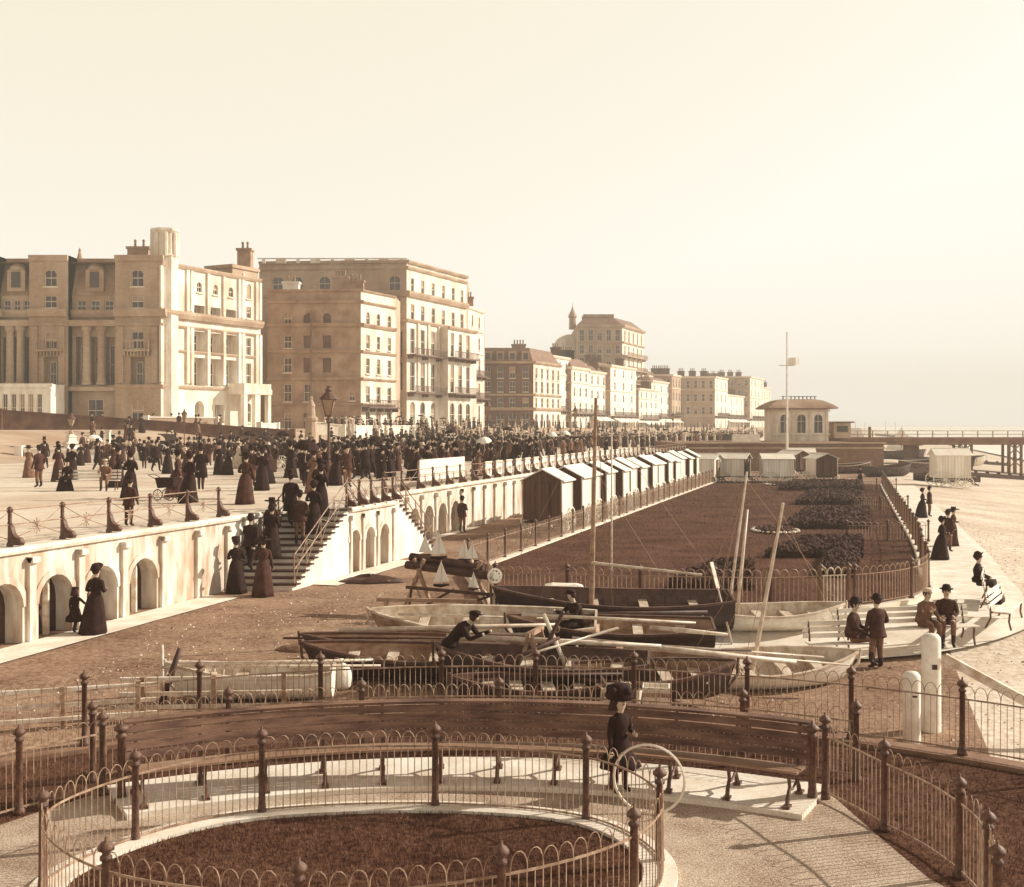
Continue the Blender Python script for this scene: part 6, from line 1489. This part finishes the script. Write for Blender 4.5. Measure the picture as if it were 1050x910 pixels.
# the crowd on the promenade
FG.update(ladyb=figure(1.6,'walk','woman','bonnet',5,('down','bent'),'cloth2','cloth2',hatm='straw'),ladyp=figure(1.6,'stand','woman','wide',0,('bent','down'),'cloth4','cloth4',hatm='straw'),manp=figure(1.72,'walk','man','cap',3,('down','down'),'cloth3','cloth2'),mang=figure(1.7,'stand','frock','bowler',-2,('pocket','bent'),'cloth3','cloth'))
JM={k:joined(FG[k]) for k in ('lady','ladyw','ladyg','gent','man','manw','child','ladyb','ladyp','manp','mang')}
DESC={'lady':'woman in a black dress and bonnet','ladyw':'woman in a brown dress and wide hat','ladyg':'woman in a grey dress','gent':'man in a frock coat and top hat','man':'man in a brown coat and bowler','manw':'man in a black coat and bowler','child':'child in dark clothes','ladyb':'woman in a brown dress and pale bonnet','ladyp':'woman in a pale dress and straw hat','manp':'man in a grey coat and cap','mang':'man in a grey frock coat and bowler'}
def zone(px):
    for lim,t in ((300,'before the corner mansion'),(370,'around the street lamp'),(430,'before the brown boarding house'),(500,'before the balconied hotel'),(580,'before the brick house'),(650,'below the white terraces')):
        if px<lim: return t
    return 'far along the promenade'
cr=random.Random(21); placed=0; tries=0
existing=[o for o in bpy.data.objects if o.get('category')=='person']
spots=[]
while placed<298-len(existing) and tries<20000:
    tries+=1
    far_=cr.random()
    if far_<.20: px,py=cr.uniform(28,330),cr.triangular(460,492,470)
    elif far_<.33: px,py=cr.triangular(225,350,320),cr.uniform(476,497)
    elif far_<.92: px,py=cr.triangular(318,560,390),cr.uniform(466,493)
    else: px,py=cr.uniform(480,720),cr.uniform(455,474)
    z=PZ
    for _ in range(3): p=at(px,py,z); z=promz(p.x,p.y)
    if p.x>wallX(p.y)-.9 or p.x-frontX(p.y)<7 or p.y>190: continue
    if any((p.x-a)**2+(p.y-b)**2<.22 for a,b in spots): continue
    spots.append((p.x,p.y)); k=cr.choices(list(JM),[7,4,2,4,4,5,1,3,1,2,2])[0]
    o=bpy.data.objects.new('person',JM[k]); COL.objects.link(o); o.location=(p.x,p.y,z); o.rotation_euler=(0,0,cr.uniform(0,6.28)); s=cr.uniform(.98,1.12); o.scale=(s,s,s)
    t=zone(px); tag(o,DESC[k]+' in the crowd '+t,'person','people in the promenade crowd '+t); placed+=1
mb=MB(); n=0; CM=[M['cloth'],M['cloth2'],M['cloth3'],M['cloth4'],M['skin']]; JV={}
for k,me in JM.items():
    for m in me.materials:
        if m not in CM: CM.append(m)
    JV[k]=([tuple(v.co) for v in me.vertices],[tuple(p.vertices) for p in me.polygons],[CM.index(me.materials[p.material_index]) for p in me.polygons])
k_=0
while k_<310:                                          # the thick of the crowd, past the nearest three hundred
    px,py=(cr.triangular(330,640,430),cr.uniform(455,474)) if k_%4 else (cr.uniform(90,335),cr.uniform(462,477)); z=PZ
    for _ in range(3): p=at(px,py,z); z=promz(p.x,p.y)
    if p.x>wallX(p.y)-1 or p.x-frontX(p.y)<5 or p.y<(80 if px>335 else 72) or p.y>170: continue
    V,Fc,Mi=JV[cr.choices(list(JM),[7,4,2,4,4,5,1,3,1,2,2])[0]]; a=cr.uniform(0,6.28); ca,sa=math.cos(a),math.sin(a); s=cr.uniform(.98,1.12); o=len(mb.v)
    mb.v+=[(p.x+s*(x*ca-y*sa),p.y+s*(x*sa+y*ca),z+s*zz_) for x,y,zz_ in V]; mb.f+=[tuple(o+i for i in f) for f in Fc]; mb.m+=Mi; k_+=1
while n<900:
    px,py=cr.uniform(330,782),cr.uniform(440.5,459)
    z=PZ
    for _ in range(3): p=at(px,py,z); z=promz(p.x,p.y)
    if p.x>wallX(p.y)-1 or p.x-frontX(p.y)<4 or p.y<95 or p.y>430: continue
    h=cr.uniform(1.5,1.78); w=cr.uniform(.17,.34); mi=cr.choice((0,0,0,1,1,2,3)) if cr.random()<.9 else 3
    mb.lathe([(w,0),(w*.85,h*.3),(.15,h*.58),(.22,h*.76),(.17,h*.82),(.06,h*.85)],(p.x,p.y,z),7,mi); mb.ball((p.x,p.y,z+h*.92),.10,6,4,1.2)
    mb.lathe([(.14,0),(.15,.03),(.10,.05),(.09,.16),(.02,.18)],(p.x,p.y,z+h*.96),7,mi if cr.random()<.85 else 3)
    if cr.random()<.05: mb.lathe([(.55,0),(.4,.15),(.02,.28)],(p.x,p.y,z+h+.25),8,0 if cr.random()<.6 else 3)
    n+=1
tag(mb.build('crowd',CM,None,True),kind='stuff')

# carriages waiting on the road behind the crowd, and a perambulator
def carriage(label,px,Y,rz):
    root=thing('carriage',label,'carriage',(0,0,0)); mb=MB(); mb.loft([[(-.55,-.8,.7),(.55,-.8,.7),(.55,-.8,1.15),(-.55,-.8,1.15)],[(-.6,.0,.5),(.6,.0,.5),(.6,0,1.0),(-.6,0,1.0)],[(-.6,.9,.65),(.6,.9,.65),(.62,1.0,1.5),(-.62,1.0,1.5)]]); mb.build('body',M['cloth'],root)
    mb=MB(); mb.loft([[(-.66+0*i,.95-.9*math.sin(a)*1.0,1.45+.75*math.cos(a)*.9) ,(.66,.95-.9*math.sin(a),1.45+.75*math.cos(a)*.9),(.66,.95-.85*math.sin(a),1.42+.7*math.cos(a)*.9),(-.66,.95-.85*math.sin(a),1.42+.7*math.cos(a)*.9)] for i,a in enumerate([k*.2 for k in range(8)])]); mb.build('hood',M['cloth'],root)
    for x in (-.75,.75): link('wheel',WH,root,(x,.5,.62),R(90)); link('wheel',WHs,root,(x,-.75,.44),R(90))
    mb=MB(); mb.tube([(-.3,-.8,.6),(-.3,-2.4,.8)],.03,5); mb.tube([(.3,-.8,.6),(.3,-2.4,.8)],.03,5); mb.build('shaft',M['spar'],root)
    x=atY(px,Y); root.location=(x,Y,promz(x,Y)); root.rotation_euler=(0,0,R(rz)); return root
carriage('hooded carriage with pale spoked wheels among the crowd left of the street lamp',282,74,80)
carriage('hooded carriage with pale wheels standing before the white balustrade wall',176,97,70)
carriage('hooded carriage in the thick of the crowd before the boarding house',352,86,100)
pm_=thing('perambulator','dark low perambulator pushed beside the walking couple on the promenade','pram',(0,0,0)); mb=MB(); mb.loft([[(-.22,-.4,.55),(.22,-.4,.55),(.25,-.45,.85),(-.25,-.45,.85)],[(-.22,.3,.45),(.22,.3,.45),(.25,.4,.85),(-.25,.4,.85)]]); mb.build('body',M['cloth'],pm_)
for x,y in ((-.27,-.3),(.27,-.3),(-.27,.25),(.27,.25)):
    mb=MB(); mb.tube([(x,y+.2*math.cos(a),.21+.2*math.sin(a)) for a in [2*math.pi*k/14 for k in range(15)]],.02,4,caps=False)
    for k in range(4): a=math.pi*k/4; mb.tube([(x,y-.19*math.cos(a),.21-.19*math.sin(a)),(x,y+.19*math.cos(a),.21+.19*math.sin(a))],.01,3)
    mb.build('wheel',M['iron'],pm_)
mb=MB(); mb.tube([(-.2,.4,.8),(-.2,.75,.95),(.2,.75,.95),(.2,.4,.8)],.015,5); mb.build('handle',M['iron'],pm_); p=at(172,513,PZ); pm_.location=(p.x,p.y,PZ); pm_.rotation_euler=(0,0,R(70))
SKY_MAX=4.6; SKY_GAIN=1.95; SKY_STR=.10; SUN_E=5.0; HAZE=.0009; EXPO=0.30
# ------------------------------------------------------------------ sky, sun, air, camera
SUN_EL,SUN_AZ=28.0,74.0       # azimuth measured from +y towards +x
w=bpy.data.worlds.new('World'); SC.world=w; w.use_nodes=True; nt=w.node_tree; N=nt.nodes; L=nt.links
bg=N['Background']; sky=N.new('ShaderNodeTexSky'); sky.sky_type='NISHITA'; sky.sun_disc=False; sky.sun_elevation=R(SUN_EL); sky.sun_rotation=R(SUN_AZ); sky.air_density=1.0; sky.dust_density=1.0; sky.altitude=0
bw=N.new('ShaderNodeRGBToBW'); L.new(sky.outputs[0],bw.inputs[0])
mr=N.new('ShaderNodeMapRange'); mr.inputs['From Min'].default_value=0; mr.inputs['From Max'].default_value=SKY_MAX; mr.inputs['To Min'].default_value=0; mr.inputs['To Max'].default_value=1; mr.clamp=True
L.new(bw.outputs[0],mr.inputs[0])
cr_=N.new('ShaderNodeValToRGB'); e=cr_.color_ramp.elements; e[0].position=0; e[0].color=(.02,.01,.006,1); e[1].position=1; e[1].color=(1,.965,.87,1)
for p,c in ((.25,(.12,.06,.038,1)),(.38,(.22,.13,.085,1)),(.44,(.83,.76,.61,1)),(.5,(.88,.815,.66,1)),(.62,(.90,.845,.71,1)),(.85,(.96,.92,.81,1))): k=e.new(p); k.color=c
L.new(mr.outputs[0],cr_.inputs[0])
vm=N.new('ShaderNodeVectorMath'); vm.operation='SCALE'; vm.inputs['Scale'].default_value=SKY_MAX*SKY_GAIN
L.new(cr_.outputs[0],vm.inputs[0]); L.new(vm.outputs[0],bg.inputs['Color']); bg.inputs['Strength'].default_value=SKY_STR
sd=bpy.data.lights.new('sun','SUN'); sd.energy=SUN_E; sd.angle=R(.6); sd.color=(1,.93,.80); so=bpy.data.objects.new('sun',sd); COL.objects.link(so)
d=Vector((math.sin(R(SUN_AZ))*math.cos(R(SUN_EL)),math.cos(R(SUN_AZ))*math.cos(R(SUN_EL)),math.sin(R(SUN_EL)))); so.rotation_euler=(-d).to_track_quat('-Z','Y').to_euler(); so.location=(60,20,60)
if HAZE:
    mb=MB(); mb.box((0,400,18),(1400,900,52)); hz=mb.build('haze',[]); tag(hz,kind='stuff')
    m=bpy.data.materials.new('haze_air'); m.use_nodes=True; nt=m.node_tree; nt.nodes.remove(nt.nodes['Principled BSDF']); v=nt.nodes.new('ShaderNodeVolumePrincipled'); v.inputs['Color'].default_value=(.96,.89,.78,1); v.inputs['Density'].default_value=HAZE; v.inputs['Anisotropy'].default_value=.0
    nt.links.new(v.outputs[0],nt.nodes['Material Output'].inputs['Volume']); hz.data.materials.append(m)
cam=bpy.data.cameras.new('camera'); co=bpy.data.objects.new('camera',cam); COL.objects.link(co); co.location=(0,0,CZ); co.rotation_euler=(R(90),0,0)
cam.sensor_fit='HORIZONTAL'; cam.sensor_width=36; cam.lens=36*F/1050; cam.shift_y=(437-455)/1050; cam.clip_end=20000; cam.clip_start=.1; SC.camera=co
vs=SC.view_settings; vs.view_transform='Standard'; vs.look='None'; vs.gamma=1; vs.exposure=EXPO; vs.use_curve_mapping=False
SC.cycles.max_bounces=6; SC.cycles.diffuse_bounces=3; SC.cycles.volume_bounces=0; SC.cycles.use_denoising=True
